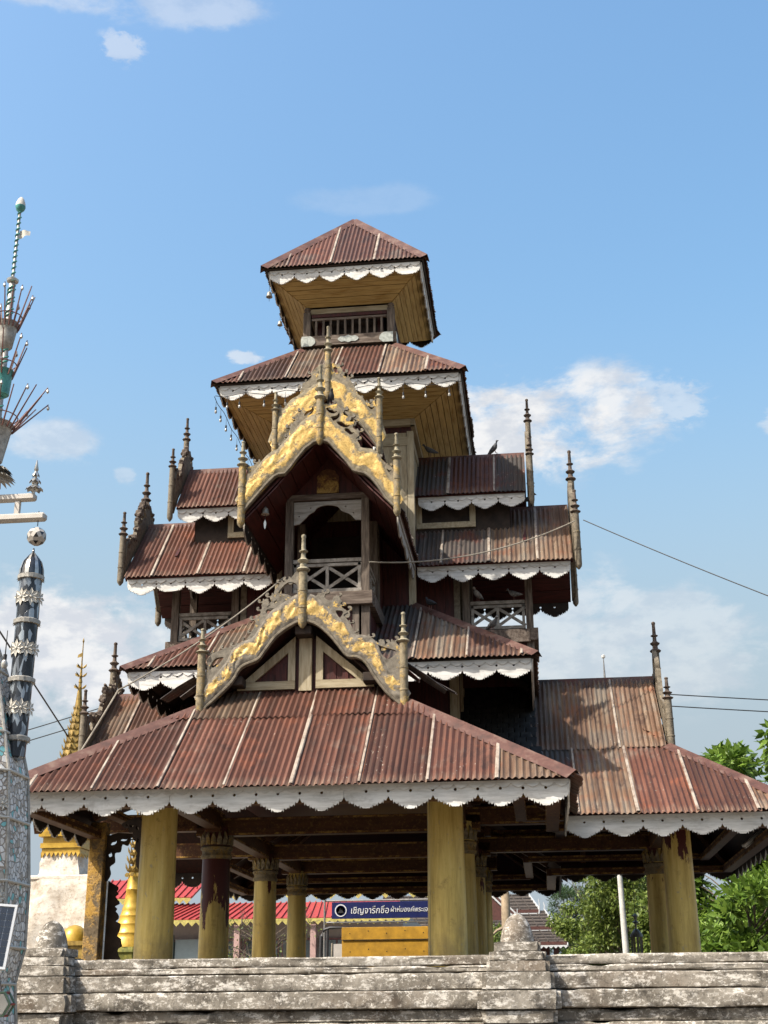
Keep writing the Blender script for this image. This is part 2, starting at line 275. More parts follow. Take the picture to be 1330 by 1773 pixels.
# ------------------------------------------------------------------ mesh helpers
class MB:
    def __init__(s): s.v = []; s.f = []
    def add(s, vs, fs):
        o = len(s.v); s.v += [tuple(x) for x in vs]; s.f += [tuple(i+o for i in f) for f in fs]; return s
    def box(s, x0, x1, y0, y1, z0, z1):
        return s.add([(x0, y0, z0), (x1, y0, z0), (x1, y1, z0), (x0, y1, z0), (x0, y0, z1), (x1, y0, z1), (x1, y1, z1), (x0, y1, z1)],
                     [(0, 3, 2, 1), (4, 5, 6, 7), (0, 1, 5, 4), (1, 2, 6, 5), (2, 3, 7, 6), (3, 0, 4, 7)])
    def beam(s, a, b, w, h, up=(0, 0, 1)):
        a = Vector(a); b = Vector(b); d = (b-a).normalized(); u = Vector(up)
        sd = d.cross(u).normalized()*(w/2); u = sd.normalized().cross(d)*(h/2)
        q = [a-sd-u, a+sd-u, a+sd+u, a-sd+u, b-sd-u, b+sd-u, b+sd+u, b-sd+u]
        return s.add(q, [(0, 3, 2, 1), (4, 5, 6, 7), (0, 1, 5, 4), (1, 2, 6, 5), (2, 3, 7, 6), (3, 0, 4, 7)])
    def lathe(s, prof, seg=16, c=(0, 0, 0), rot=0.):
        vs = []; fs = []
        for r, z in prof:
            for i in range(seg):
                a = rot+2*math.pi*i/seg; vs.append((c[0]+r*math.cos(a), c[1]+r*math.sin(a), c[2]+z))
        for j in range(len(prof)-1):
            for i in range(seg):
                fs.append((j*seg+i, j*seg+(i+1) % seg, (j+1)*seg+(i+1) % seg, (j+1)*seg+i))
        fs.append(tuple(range(seg-1, -1, -1))); fs.append(tuple((len(prof)-1)*seg+i for i in range(seg)))
        return s.add(vs, fs)
    def tube(s, pts, r, seg=6, r2=None):
        pts = [Vector(p) for p in pts]; vs = []; fs = []; n = len(pts)
        for k, p in enumerate(pts):
            d = (pts[min(k+1, n-1)]-pts[max(k-1, 0)]).normalized(); u = Vector((0, 0, 1)) if abs(d.z) < .9 else Vector((1, 0, 0))
            a = d.cross(u).normalized(); b = a.cross(d); rr = r if r2 is None else r+(r2-r)*k/(n-1)
            for i in range(seg):
                t = 2*math.pi*i/seg; vs.append(p+a*(rr*math.cos(t))+b*(rr*math.sin(t)))
        for k in range(n-1):
            for i in range(seg): fs.append((k*seg+i, k*seg+(i+1) % seg, (k+1)*seg+(i+1) % seg, (k+1)*seg+i))
        fs.append(tuple(range(seg-1, -1, -1))); fs.append(tuple((n-1)*seg+i for i in range(seg)))
        return s.add(vs, fs)
    def slab(s, poly, th):            # polygon extruded along minus its normal
        P = [Vector(p) for p in poly]; n = Vector((0, 0, 0))
        for i in range(len(P)): n += P[i].cross(P[(i+1) % len(P)])
        n.normalize(); k = len(P); vs = P+[p-n*th for p in P]
        fs = [tuple(range(k)), tuple(range(2*k-1, k-1, -1))]+[(i, i+k, (i+1) % k+k, (i+1) % k) for i in range(k)]
        return s.add(vs, fs)
    def mesh(s, name, smooth=False, bevel=0.):
        m = bpy.data.meshes.new(name); m.from_pydata(s.v, [], s.f)
        if bevel:
            b = bmesh.new(); b.from_mesh(m); bmesh.ops.bevel(b, geom=[e for e in b.edges], offset=bevel, segments=1, affect='EDGES', clamp_overlap=True); b.to_mesh(m); b.free()
        if smooth:
            m.polygons.foreach_set('use_smooth', [True]*len(m.polygons)); m.set_sharp_from_angle(angle=R(42))
        m.update(); return m

WM = {}
def link(name, data, mat=None, parent=None, M=None):
    o = bpy.data.objects.new(name, data); col.objects.link(o); M = M or Matrix.Identity(4)
    WM[o.name] = M.copy()
    if parent is not None:
        o.parent = parent; o.matrix_parent_inverse = WM[parent.name].inverted()
    o.matrix_basis = M
    if mat and data is not None and len(data.materials) == 0: data.materials.append(MATS[mat])
    return o
def tag(o, label=None, cat=None, group=None, kind=None):
    for k, v in (('label', label), ('category', cat), ('group', group), ('kind', kind)):
        if v: o[k] = v
    return o
def thing(name, label, cat, loc=(0, 0, 0), group=None):
    return tag(link(name, None, None, None, Matrix.Translation(loc)), label, cat, group)
CACHE = {}
def cached(key, fn):
    if key not in CACHE: CACHE[key] = fn()
    return CACHE[key]
def T(x, y, z): return Matrix.Translation((x, y, z))
RZ = [Matrix.Rotation(k*math.pi/2, 4, 'Z') for k in range(4)]
def part(name, mb, mat, parent, M=None, smooth=False, bevel=0.):
    return link(name, mb.mesh(name, smooth, bevel), mat, parent, M)
def frame(o, ex, ey, ez):
    ex, ey, ez = Vector(ex), Vector(ey), Vector(ez)
    return Matrix(((ex.x, ey.x, ez.x, o[0]), (ex.y, ey.y, ez.y, o[1]), (ex.z, ey.z, ez.z, o[2]), (0, 0, 0, 1)))
def inside(pt, poly):
    x, y = pt; c = False
    for i in range(len(poly)):
        (x1, y1), (x2, y2) = poly[i-1], poly[i]
        if (y1 > y) != (y2 > y) and x < (x2-x1)*(y-y1)/(y2-y1)+x1: c = not c
    return c
def seg_gap(p, poly):
    m = 9.
    for i in range(len(poly)):
        a, b = Vector(poly[i-1]), Vector(poly[i]); d = b-a; t = max(0, min(1, (Vector(p)-a).dot(d)/max(d.length_squared, 1e-12))); m = min(m, (Vector(p)-a-d*t).length)
    return m
def fit_holes(outline, holes, gap=.014):
    ok = []
    for h in holes:
        cx = sum(p[0] for p in h)/len(h); cy = sum(p[1] for p in h)/len(h)
        for k in (1.6, 1.4, 1.2, 1., .8, .6, .45):
            q = [(cx+(x-cx)*k, cy+(y-cy)*k) for x, y in h]
            if all(inside(p, outline) and seg_gap(p, outline) > gap for p in q) and all(not inside(p, o) and seg_gap(p, o) > gap for o in ok for p in q): ok.append(q); break
    return ok
def cut(outline, holes=(), th=.03, name='cut'):       # flat outline with holes, given a thickness
    c = bpy.data.curves.new(name, 'CURVE'); c.dimensions = '2D'; c.fill_mode = 'BOTH'; c.extrude = th/2
    for pts in [outline]+list(holes):
        sp = c.splines.new('POLY'); sp.points.add(len(pts)-1); sp.use_cyclic_u = True
        for q, (x, y) in zip(sp.points, pts): q.co = (x, y, 0, 1)
    o = bpy.data.objects.new(name, c); m = bpy.data.meshes.new_from_object(o); bpy.data.objects.remove(o); bpy.data.curves.remove(c); return m
def circ(x, y, r, n=8): return [(x+r*math.cos(2*math.pi*i/n), y+r*math.sin(2*math.pi*i/n)) for i in range(n)]
def spline(pts, n=5, closed=False):
    P = [Vector((a, b)) for a, b in pts]; o = []; N = len(P)
    for i in range(N if closed else N-1):
        g = (lambda j: P[j % N]) if closed else (lambda j: P[max(0, min(N-1, j))])
        p0, p1, p2, p3 = g(i-1), g(i), g(i+1), g(i+2)
        for k in range(n):
            t = k/n; q = .5*((2*p1)+(p2-p0)*t+(2*p0-5*p1+4*p2-p3)*t*t+(3*p1-p0-3*p2+p3)*t**3); o.append((q.x, q.y))
    if not closed: o.append(tuple(P[-1]))
    return o

# ------------------------------------------------------------------ setting
tag(part('ground', MB().add([(-900, -900, 0), (900, -900, 0), (900, 900, 0), (-900, 900, 0)], [(0, 1, 2, 3)]), 'soil', None), kind='structure')
tag(part('terrace', MB().box(-90, 90, -7.9, 120, 0.004, 1.95), 'terrace_paving', None), kind='structure')

# boundary wall with stepped courses and bud-topped posts
wall = thing('terrace_wall', 'weathered grey and white masonry wall with stepped courses along the foot of the picture', 'wall', (0, -8.3, 0))
rng = random.Random(3)
COURSES = [(2.012, 2.10, .30), (1.944, 2.004, .37), (1.786, 1.936, .44), (1.615, 1.778, .53), (1.50, 1.607, .47), (1.20, 1.494, .50), (.6, 1.194, .50), (-.05, .594, .52)]
def course_mesh(L, z0, z1, dep, seed):
    n = max(2, int(L/.07)); r = random.Random(seed); m = MB(); q = .012
    prof = [(0, z0), (-dep+q, z0), (-dep, z0+q), (-dep, z0+(z1-z0)*.35), (-dep, z0+(z1-z0)*.7), (-dep, z1-q), (-dep+q, z1), (0, z1)]
    k = len(prof); vs = []; fs = []
    for i in range(n+1):
        x = L*i/n; e = 0
        for j, (y, z) in enumerate(prof):
            a = noise.noise(Vector((x*2.2+seed*3.1, j*.6, seed)))*.011+noise.noise(Vector((x*9, j*1.7, seed)))*.008
            chip = max(0., noise.noise(Vector((x*4.3+seed*7, 3.3, seed)))-.32)*.12 if j in (5, 6) else 0
            vs.append((x, y+(a+chip if 0 < j < k-1 else 0), z+(a*.5-chip*.6 if j in (5, 6, 7) else (a*.4 if j in (1, 2) else 0))))
    for i in range(n):
        for j in range(k-1): fs.append((i*k+j, (i+1)*k+j, (i+1)*k+j+1, i*k+j+1))
    fs.append(tuple(range(k-1, -1, -1))); fs.append(tuple(n*k+j for j in range(k)))
    return m.add(vs, fs).mesh('course', True)
POSTX = [-11.37, -6.67, -1.97, 2.73, 7.43, 12.13]
for bi in range(len(POSTX)-1):
    for ci, (z0, z1, dep) in enumerate(COURSES):
        link('course', course_mesh(POSTX[bi+1]-POSTX[bi]-.3, z0, z1, dep, bi*10+ci), 'masonry', wall, T(POSTX[bi]+.15, -7.86, 0))
def rough_block(w, d, z0, z1, seed, top=None):
    m = MB(); b = bmesh.new(); bmesh.ops.create_cube(b, size=1); bmesh.ops.bevel(b, geom=b.edges[:], offset=.06, segments=2, affect='EDGES')
    bmesh.ops.subdivide_edges(b, edges=b.edges[:], cuts=3, use_grid_fill=True)
    for v in b.verts:
        v.co = Vector((v.co.x*w, v.co.y*d, (z0+z1)/2+v.co.z*(z1-z0)))
        n = noise.noise(v.co*5+Vector((seed, 0, 0)))*.014+noise.noise(v.co*13+Vector((seed, 0, 0)))*.009; v.co += Vector((n, n*.8, n*.5))
    me = bpy.data.meshes.new('block'); b.to_mesh(me); b.free(); me.polygons.foreach_set('use_smooth', [True]*len(me.polygons)); me.set_sharp_from_angle(angle=R(50)); return me
for pi, px in enumerate(POSTX):
    P = T(px, -8.14, 0)
    prof = [(.165, 0), (.160, .05), (.148, .11), (.126, .17), (.098, .22), (.06, .258), (.025, .275), (.001, .28)]
    m = MB().lathe(prof, 22); m.v = [(x*(1+.05*noise.noise(Vector((x*6, y*6, z*6+pi)))), y*(1+.05*noise.noise(Vector((x*5, y*7, z*6+pi)))), z) for x, y, z in m.v]
    bud = part('post', m, 'masonry', wall, P @ T(0, 0, 2.205), True)
    for i, (w, d, z0, z1) in enumerate(((.44, .44, 2.125, 2.21), (.54, .54, 2.04, 2.122), (.60, .66, 1.94, 2.037), (.68, .80, 1.775, 1.937), (.78, .92, 1.60, 1.772), (.70, .86, 1.48, 1.597), (.74, .9, .6, 1.477), (.78, .94, -.05, .597))):
        link('block', rough_block(w, d, z0, z1, pi*7+i), 'masonry', bud, P)

# ------------------------------------------------------------------ the pavilion
pav = thing('temple_pavilion', 'tall tiered wooden temple pavilion with rusty red tin roofs and gilded gables', 'pavilion', (0, 0, 1.95))

def tin_roof(owner, poly, ea, eb, M=Matrix.Identity(4), mat='rusty_tin', w=.79, off=0., lift=.03, over=.0, seams=1.0, seed=0, skip=None, split=None):
    """lay corrugated sheets on a plane polygon; ea->eb is the eave direction"""
    r = random.Random(seed); P = [Vector(p) for p in poly]; es = (Vector(eb)-Vector(ea)).normalized(); n = Vector((0, 0, 0))
    for i in range(len(P)): n += P[i].cross(P[(i+1) % len(P)])
    n.normalize()
    if n.z < 0: n = -n
    et = n.cross(es); O = Vector(ea)
    st = [((p-O).dot(es), (p-O).dot(et)) for p in P]
    s0, s1 = min(a for a, b in st), max(a for a, b in st)
    def span(s):
        ts = []
        for i in range(len(st)):
            (a, b), (c, d) = st[i], st[(i+1) % len(st)]
            if abs(a-c) < 1e-6: continue
            if min(a, c)-1e-6 <= s <= max(a, c)+1e-6: ts.append(b+(d-b)*(s-a)/(c-a))
        return (min(ts), max(ts)) if ts else None
    cuts = [s0]; x = s0+((off*w) if off else w)
    while x < s1-.12: cuts.append(x); x += w
    cuts.append(s1)
    for i in range(len(cuts)-1):
        a, b = cuts[i], min(cuts[i+1]+.035, s1)
        if skip and skip((a+b)/2): continue
        ss = set([round(a, 4), round(b, 4)]+[round(q, 4) for q, _ in st if a < q < b]); q = a
        while q < b: ss.add(round(q, 4)); q += .0127
        ss = sorted(ss); zo = (i % 2)*.004; dl = r.uniform(-.028, .018)-over; kink = r.uniform(-.025, .025)
        cols_ = []
        for s in ss:
            sp = span(min(max(s, s0+1e-4), s1-1e-4))
            if sp: cols_.append((s, sp[0], sp[1]))
        if len(cols_) < 3: continue
        bands = [(0, split), (split-.07, 99)] if split else [(0, 99)]
        for (f0, f1) in bands:
            m = MB(); vs = []; K = 5; up_ = .016 if f0 > 0 else 0; tw = r.uniform(-.012, .012); jag = r.uniform(-.03, .03) if f0 > 0 else 0
            for s, lo, hi in cols_:
                z = .0135*math.sin(2*math.pi*s/.076)+zo+lift+up_
                if f0 > 0: lo = max(lo, f0+jag)
                elif lo < .02: lo += dl+kink*(s-a)+.006*math.sin(s*23+seed)
                hi = min(hi, f1); lo = min(lo, hi)
                for k in range(K): vs.append((s-a, lo+(hi-lo)*k/(K-1), z+.004*math.sin(s*5+k+seed)+tw*(k/(K-1)-.5)*(s-a)))
            fs = []
            for j in range(len(cols_)-1):
                for k in range(K-1): fs.append((j*K+k, (j+1)*K+k, (j+1)*K+k+1, j*K+k+1))
            if max(v_[1] for v_ in vs)-min(v_[1] for v_ in vs) < .05: continue
            me = m.add(vs, fs).mesh('metal_sheet', True)
            mm = mat(i, (a+b)/2) if callable(mat) else mat
            if mm == 'rusty_tin': mm = r.choice(('rusty_tin', 'rusty_tin', 'brown_tin', 'faded_tin'))
            link('metal_sheet', me, mm, owner, M @ frame(O+es*a, es, et, n))
        if i > 0 and r.random() < seams:
            sp = span(cuts[i]+.01)
            if sp and sp[1]-sp[0] > .12:
                lo, hi = sp; lo = lo-over if lo < .02 else lo
                L = hi-lo; wv = r.uniform(.018, .027); sk = r.uniform(-.012, .012); kk = 6; vs = []; fs = []
                for k in range(kk+1):
                    y = L*k/kk; c0 = sk*k/kk
                    for xx, zz in ((-wv, 0), (-wv*.6, .012), (wv*.6, .012), (wv, 0)): vs.append((c0+xx, y, zz))
                for k in range(kk):
                    for j in range(3): fs.append((k*4+j, k*4+j+1, (k+1)*4+j+1, (k+1)*4+j))
                link('seam_strip', MB().add(vs, fs).mesh('seam_strip'), 'seam', owner, M @ frame(O+es*cuts[i]+et*lo+n*(lift+.012), es, et, n))

def cap(owner, a, b, d1, d2, w=.13, M=Matrix.Identity(4), mat='cap_tin', lift=.05):
    """folded tin cap on a hip or ridge"""
    a, b = Vector(a), Vector(b); L = (b-a).length; d1 = Vector(d1); d2 = Vector(d2); ax = (b-a).normalized()
    d1 = (d1-ax*d1.dot(ax)).normalized(); d2 = (d2-ax*d2.dot(ax)).normalized(); up = -(d1+d2); up = up.normalized() if up.length > .05 else Vector((0, 0, 1))
    if up.z < 0: up = -up
    kk = max(2, int(L/.35)); vs = []; fs = []; r = random.Random(int(L*1000))
    for k in range(kk+1):
        p = a+(b-a)*k/kk+up*lift; j = r.uniform(-.006, .006)
        for q in (d1*w-up*(.012-j), d1*w*.5+up*.006, up*.022, d2*w*.5+up*.006, d2*w-up*(.012+j)): vs.append(p+q)
    for k in range(kk):
        for j in range(4): fs.append((k*5+j, k*5+j+1, (k+1)*5+j+1, (k+1)*5+j))
    return link('ridge_cap', MB().add(vs, fs).mesh('ridge_cap'), mat, owner, M)

def valance_mesh(L, mat, seed=0, period=.5, top=.0, hb=.16, ht=.285, th=.022, hole=.019):
    n = max(1, round(L/period)); P = L/n; bot = []
    fr = [0, .25, .5, .75, 1.0]
    def d(f): return hb+(ht-hb)*f**.78
    half = [(0, hb-.02)]
    for i in range(4):
        f0, f1 = fr[i], fr[i+1]; sg_ = f1-f0
        half += [(f0+.10*sg_, d(f0)+(.004 if i else -.006)), (f0+.4*sg_, d(f0)+(d(f1)-d(f0))*.45+.012), (f0+.68*sg_, d(f0)+(d(f1)-d(f0))*.62+.006)]
        if i < 3: half += [(f0+.80*sg_, d(f0)+(d(f1)-d(f0))*.62-.012), (f0+.92*sg_, d(f1)+.026), (f1+.03, d(f1)-.010)]
    half.append((1.0, ht))
    rr = random.Random(int(L*97)+seed*31); js = [rr.uniform(-.016, .012) for _ in range(n)]; br = [rr.random() < .10 for _ in range(n)]
    for i in range(n):
        x0 = i*P; j = js[i]
        lim = hb+(ht-hb)*rr.uniform(.55, .8) if br[i] else 9
        bot += [(x0+f*P/2, -min(dd+j*f, lim)) for f, dd in half]
        bot += [(x0+P-f*P/2, -min(dd+j*f, lim-.02*(1-f))) for f, dd in reversed(half)][1:-1]
    bot.append((L, -half[0][1]))
    outl = [(0, -top), (L, -top)]+[(min(x, L), y) for x, y in reversed(bot)]
    outl = [outl[0], outl[1]]+outl[2:-1]+[(0, bot[0][1])]
    holes = [circ((i+.0)*P/2, -.085, hole, 7) for i in range(1, 2*n)]
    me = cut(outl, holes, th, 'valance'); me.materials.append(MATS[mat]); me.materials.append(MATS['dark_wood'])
    me.polygons.foreach_set('material_index', [1 if p.normal.z < -.5 else 0 for p in me.polygons]); return me  # back faces coloured dark to stand for their unlit side
def trim_mesh(L, period=.165, h=.075):
    n = max(1, round(L/period)); P = L/n; pts = [(0, 0), (L, 0)]
    for i in range(n-1, -1, -1):
        for k in range(7):
            f = 1-k/6; s = math.sin(math.pi*f); pts.append((i*P+P*f, -.03-(h-.03)*(s**.6)-(.008 if k == 3 else 0)))
    return cut(pts, (), .014, 'edge_trim')
def valance(owner, a, b, outw, M=Matrix.Identity(4), mat='white_board', trim=True, **k):
    """scalloped eave board hung below an eave from a to b"""
    a, b = Vector(a), Vector(b); L = (b-a).length; ex = (b-a).normalized(); ez = Vector((0, 0, 1)); ey = ez.cross(ex)
    F = frame(a, ex, ez, ex.cross(ez)); per = k.get('period', .5); n = max(1, round(L/per)); P = L/n; i0 = 0; rv = random.Random(int((a.x*7+a.y*13+a.z*17)*100)); o = None
    while i0 < n:
        c = min(rv.choice((3, 4, 4, 5)), n-i0); c = c if n-i0-c != 1 else n-i0; vv = rv.randrange(3); kk = dict(k); kk['period'] = P
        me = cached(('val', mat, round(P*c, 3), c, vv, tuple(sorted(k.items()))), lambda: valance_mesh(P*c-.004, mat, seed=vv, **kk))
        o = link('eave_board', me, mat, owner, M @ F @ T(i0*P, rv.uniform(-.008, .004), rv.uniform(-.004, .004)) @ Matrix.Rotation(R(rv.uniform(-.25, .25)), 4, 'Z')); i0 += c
    if trim: link('edge_trim', cached(('trim', round(L, 3), mat), lambda: trim_mesh(L)), mat, owner, M @ T(*(Vector(outw)*.02)) @ F)
    return o

# ---- columns
COLZ = 1.95
def column(x, y, r, mat, cap_=True, lean=0.):
    prof = [(r*1.03, 0), (r*1.02, .5), (r, 1.0), (r*.97, 1.6), (r*.95, 2.25)]
    m = MB().lathe(prof, 28); c = part('column', m, mat, pav, T(x, y, COLZ), True)
    if cap_:
        pr = [(r*.97, 1.78), (r*1.08, 1.80), (r*1.1, 1.83), (r*1.0, 1.86), (r*1.0, 1.9), (r*1.12, 1.92), (r*1.12, 1.95), (r*1.0, 1.97)]
        k = part('capital', MB().lathe(pr, 28), 'gilt_post', c, T(x, y, COLZ), True)
        q = MB()
        for i in range(16):
            a = 2*math.pi*i/16; ca, sa = math.cos(a), math.sin(a); w = r*.19
            def pt(rr, t, z): return (ca*rr-sa*t, sa*rr+ca*t, z)
            q.add([pt(r*1.0, -w, 1.98), pt(r*1.0, w, 1.98), pt(r*1.13, w*.9, 2.07), pt(r*1.13, -w*.9, 2.07), pt(r*1.22, 0, 2.14), pt(r*1.16, 0, 1.98), pt(r*.95, 0, 2.2)], [(0, 5, 3), (5, 1, 2), (5, 2, 3), (3, 2, 4), (3, 4, 6), (4, 2, 6)])
        part('leaf_ring', q, 'gilt_post', c, T(x, y, COLZ))
    return c
A, L2 = 1.83, 4.95
column(-A, -L2, .235, 'column_gold', False); column(A, -L2, .235, 'column_gold', False)
column(-A, -A, .215, 'column_peeled'); column(A, -A, .215, 'column_gold'); column(-A, A, .20, 'column_flaked'); column(A, A, .20, 'column_flaked')
column(-A, L2, .185, 'column_gold'); column(A, L2, .185, 'column_gold')
column(L2, -A, .215, 'column_flaked', False); column(L2, A, .20, 'column_flaked'); pass

# ---- ground floor: four arms with a skirt roof and a gable each
E, BX, BZ, RZh = 4.10, 1.40, 5.30, 6.65
EW, EV = 3.37, 6.49
def plank_deck(owner, poly, th, mat, M):
    return link('deck', MB().slab(poly, th).mesh('deck'), mat, owner, M)
def under_planks(owner, poly, ea, eb, M, wid=.2, mat='red_board', drop=.06, name='plank', gap=.012, along=True, th=.02):
    """boards under a sloping plane, running along the eave"""
    P = [Vector(p) for p in poly]; es = (Vector(eb)-Vector(ea)).normalized(); n = Vector((0, 0, 0))
    for i in range(len(P)): n += P[i].cross(P[(i+1) % len(P)])
    n.normalize(); n = n if n.z > 0 else -n; et = n.cross(es); O = Vector(ea)
    st = [((p-O).dot(es), (p-O).dot(et)) for p in P]; t0, t1 = min(b for a, b in st), max(b for a, b in st)
    def span(t):
        xs = []
        for i in range(len(st)):
            (a, b), (c, d) = st[i], st[(i+1) % len(st)]
            if abs(b-d) < 1e-6: continue
            if min(b, d)-1e-6 <= t <= max(b, d)+1e-6: xs.append(a+(c-a)*(t-b)/(d-b))
        return (min(xs), max(xs)) if xs else None
    k = max(1, round((t1-t0)/wid)); w = (t1-t0)/k
    for i in range(k):
        a, b = t0+i*w, t0+(i+1)*w-gap; sa, sb = span(a+1e-4), span(b)
        if not sa or not sb: continue
        j = (i*7 % 3)*.003; q = [(sa[0], a), (sa[1], a), (sb[1], b), (sb[0], b)]; m = MB()
        m.slab([(x, y, -drop-j) for x, y in q], th)
        link(name, m.mesh(name), mat, owner, M @ frame(O, es, et, n))

GABLE_L = [(-1.305, 5.746), (-1.253, 5.882), (-1.279, 5.952), (-1.214, 6.042), (-1.055, 6.106), (-0.896, 6.146), (-0.76, 6.211), (-0.672, 6.324), (-0.619, 6.509), (-0.542, 6.624), (-.56, 6.69), (-0.53, 6.745), (-0.47, 6.75), (-.455, 6.69), (-.49, 6.655), (-0.43, 6.66), (-.40, 6.70), (-0.337, 6.72), (-.41, 6.80), (-0.38, 6.90), (-0.296, 6.993), (-0.18, 7.03), (-0.09, 7.152)]
GABLE_R = [(0.054, 6.85), (0.123, 6.785), (0.169, 6.759), (0.21, 6.83), (0.27, 6.82), (0.307, 6.742), (0.39, 6.702), (.42, 6.77), (0.478, 6.77), (0.53, 6.70), (.50, 6.65), (0.605, 6.541), (0.548, 6.508), (0.628, 6.412), (0.696, 6.27), (0.786, 6.22), (0.898, 6.193), (1.01, 6.108), (1.04, 6.16), (1.09, 6.15), (1.1, 6.071), (1.15, 6.12), (1.234, 6.111), (1.312, 6.04)]
GABLE_IN = [(1.324, 5.242), (1.205, 5.346), (1.095, 5.461), (0.963, 5.644), (0.853, 5.829), (0.73, 5.913), (0.606, 5.929), (0.493, 6.071), (0.379, 6.213), (0.219, 6.358), (0.082, 6.422), (0.002, 6.425), (-0.078, 6.417), (-0.236, 6.33), (-0.371, 6.219), (-0.504, 6.039), (-0.592, 5.927), (-0.75, 5.864), (-0.839, 5.799), (-0.925, 5.642), (-1.144, 5.423), (-1.308, 5.271)]
GABLE_HOLES = [spline([(-.20, 6.96), (-.11, 6.93), (-.12, 6.80), (-.20, 6.84), (-.29, 6.86)], 4, True), spline([(-.47, 6.60), (-.40, 6.62), (-.33, 6.56), (-.41, 6.53)], 4, True), spline([(.46, 6.56), (.53, 6.55), (.50, 6.49)], 4, True),
               spline([(1.03, 6.05), (1.10, 6.03), (1.2, 5.99), (1.12, 5.93)], 4, True), spline([(-1.24, 5.83), (-1.12, 5.90), (-1.05, 5.99), (-1.17, 5.97)], 4, True)]
def finial_prof(L, r):
    """ringed spire of length L on a post of radius r"""
    k = L; return [(r*.95, 0), (r*1.35, .03*k), (r*1.55, .06*k), (r*1.2, .10*k), (r*.75, .13*k), (r*.7, .22*k), (r*1.2, .27*k), (r*1.35, .30*k), (r*.8, .34*k), (r*.55, .38*k), (r*.5, .50*k), (r*.95, .53*k), (r*1.0, .55*k), (r*.5, .58*k), (r*.42, .90*k), (r*.55, .92*k), (r*.5, .97*k), (r*.1, 1.0*k)]
def crocket():
    b = bmesh.new(); bmesh.ops.create_icosphere(b, subdivisions=2, radius=.042)
    for v in b.verts: v.co *= 1+.7*noise.noise(v.co*30); v.co.y *= 1.5
    me = bpy.data.meshes.new('crocket'); b.to_mesh(me); b.free(); return me
LEAF = [(-.03, -.05), (.03, -.05), (.045, .0), (.03, .045), (.06, .07), (.065, .11), (.03, .13), (.0, .115), (.012, .09), (.035, .085), (.02, .06), (-.01, .05), (-.04, .075), (-.05, .04), (-.025, .01)]
def carve_scrolls(b, outline, inner, key, th, F, w):
    rs = random.Random(len(key)+ord(key[-1])); acc = 0.; last = None; n_ = 0
    acc = 0.; last = None
    for (x, z) in outline:
        if last is not None:
            acc += math.hypot(x-last[0], z-last[1])
            if acc > .12 and abs(x) > .14:
                acc = 0.; sg_ = 1 if x > 0 else -1; sc_ = rs.uniform(.55, .9)
                link('leaf_scroll', cached('leafscroll', lambda: cut(spline(LEAF, 3, True), (), .045, 'leaf_scroll')), 'gilt_worn', b, F @ T(x*.985, z-.02, rs.uniform(-.01, .016)) @ Matrix.Rotation(-sg_*rs.uniform(.1, .9), 4, 'Z') @ Matrix.Diagonal((sg_*sc_, sc_, 1, 1)))
        last = (x, z)
def relief(parent, inner, key, th, F, w, mat):
    pts = []
    for i in range(len(inner)-1):
        for q in range(4): pts.append((inner[i][0]+(inner[i+1][0]-inner[i][0])*q/4, inner[i][1]+(inner[i+1][1]-inner[i][1])*q/4))
    pts.append(inner[-1]); xm = max(abs(p[0]) for p in pts); K = 13; vs = []; fs = []; wr = []; s_ = 0; last = pts[0]
    for (x, z) in pts:
        s_ += math.hypot(x-last[0], z-last[1]); last = (x, z); a = x/xm*.55; d = (math.sin(a), math.cos(a)); ww = w*(1-.45*(abs(x)/xm)**3)*(1+.22*noise.noise(Vector((s_*3, w, 0))))
        for j in range(K):
            f = j/(K-1); o = .03+ww*f; h = (.016+.007*math.sin(s_*26+f*7)*math.sin(f*9+s_*11)+.014*noise.noise(Vector((s_*13, f*5, w)))+.008*noise.noise(Vector((s_*31, f*12, w))))*min(1, 1.6*math.sin(math.pi*f)) if 0 < j < K-1 else -.004
            vs.append((x+d[0]*o, z+d[1]*o, th/2+h)); wr.append(min(1, max(0, 1-1.25*math.sin(math.pi*f)**.8+.25*(abs(x)/xm)**4)))
    for i in range(len(pts)-1):
        for j in range(K-1): fs.append((i*K+j, i*K+j+1, (i+1)*K+j+1, (i+1)*K+j))
    def mk():
        me = MB().add(vs, fs).mesh('gilded_relief', True); at = me.attributes.new('wear', 'FLOAT', 'POINT'); at.data.foreach_set('value', wr); return me
    link('gilded_relief', cached((key, 'relief'), mk), mat, parent, F)
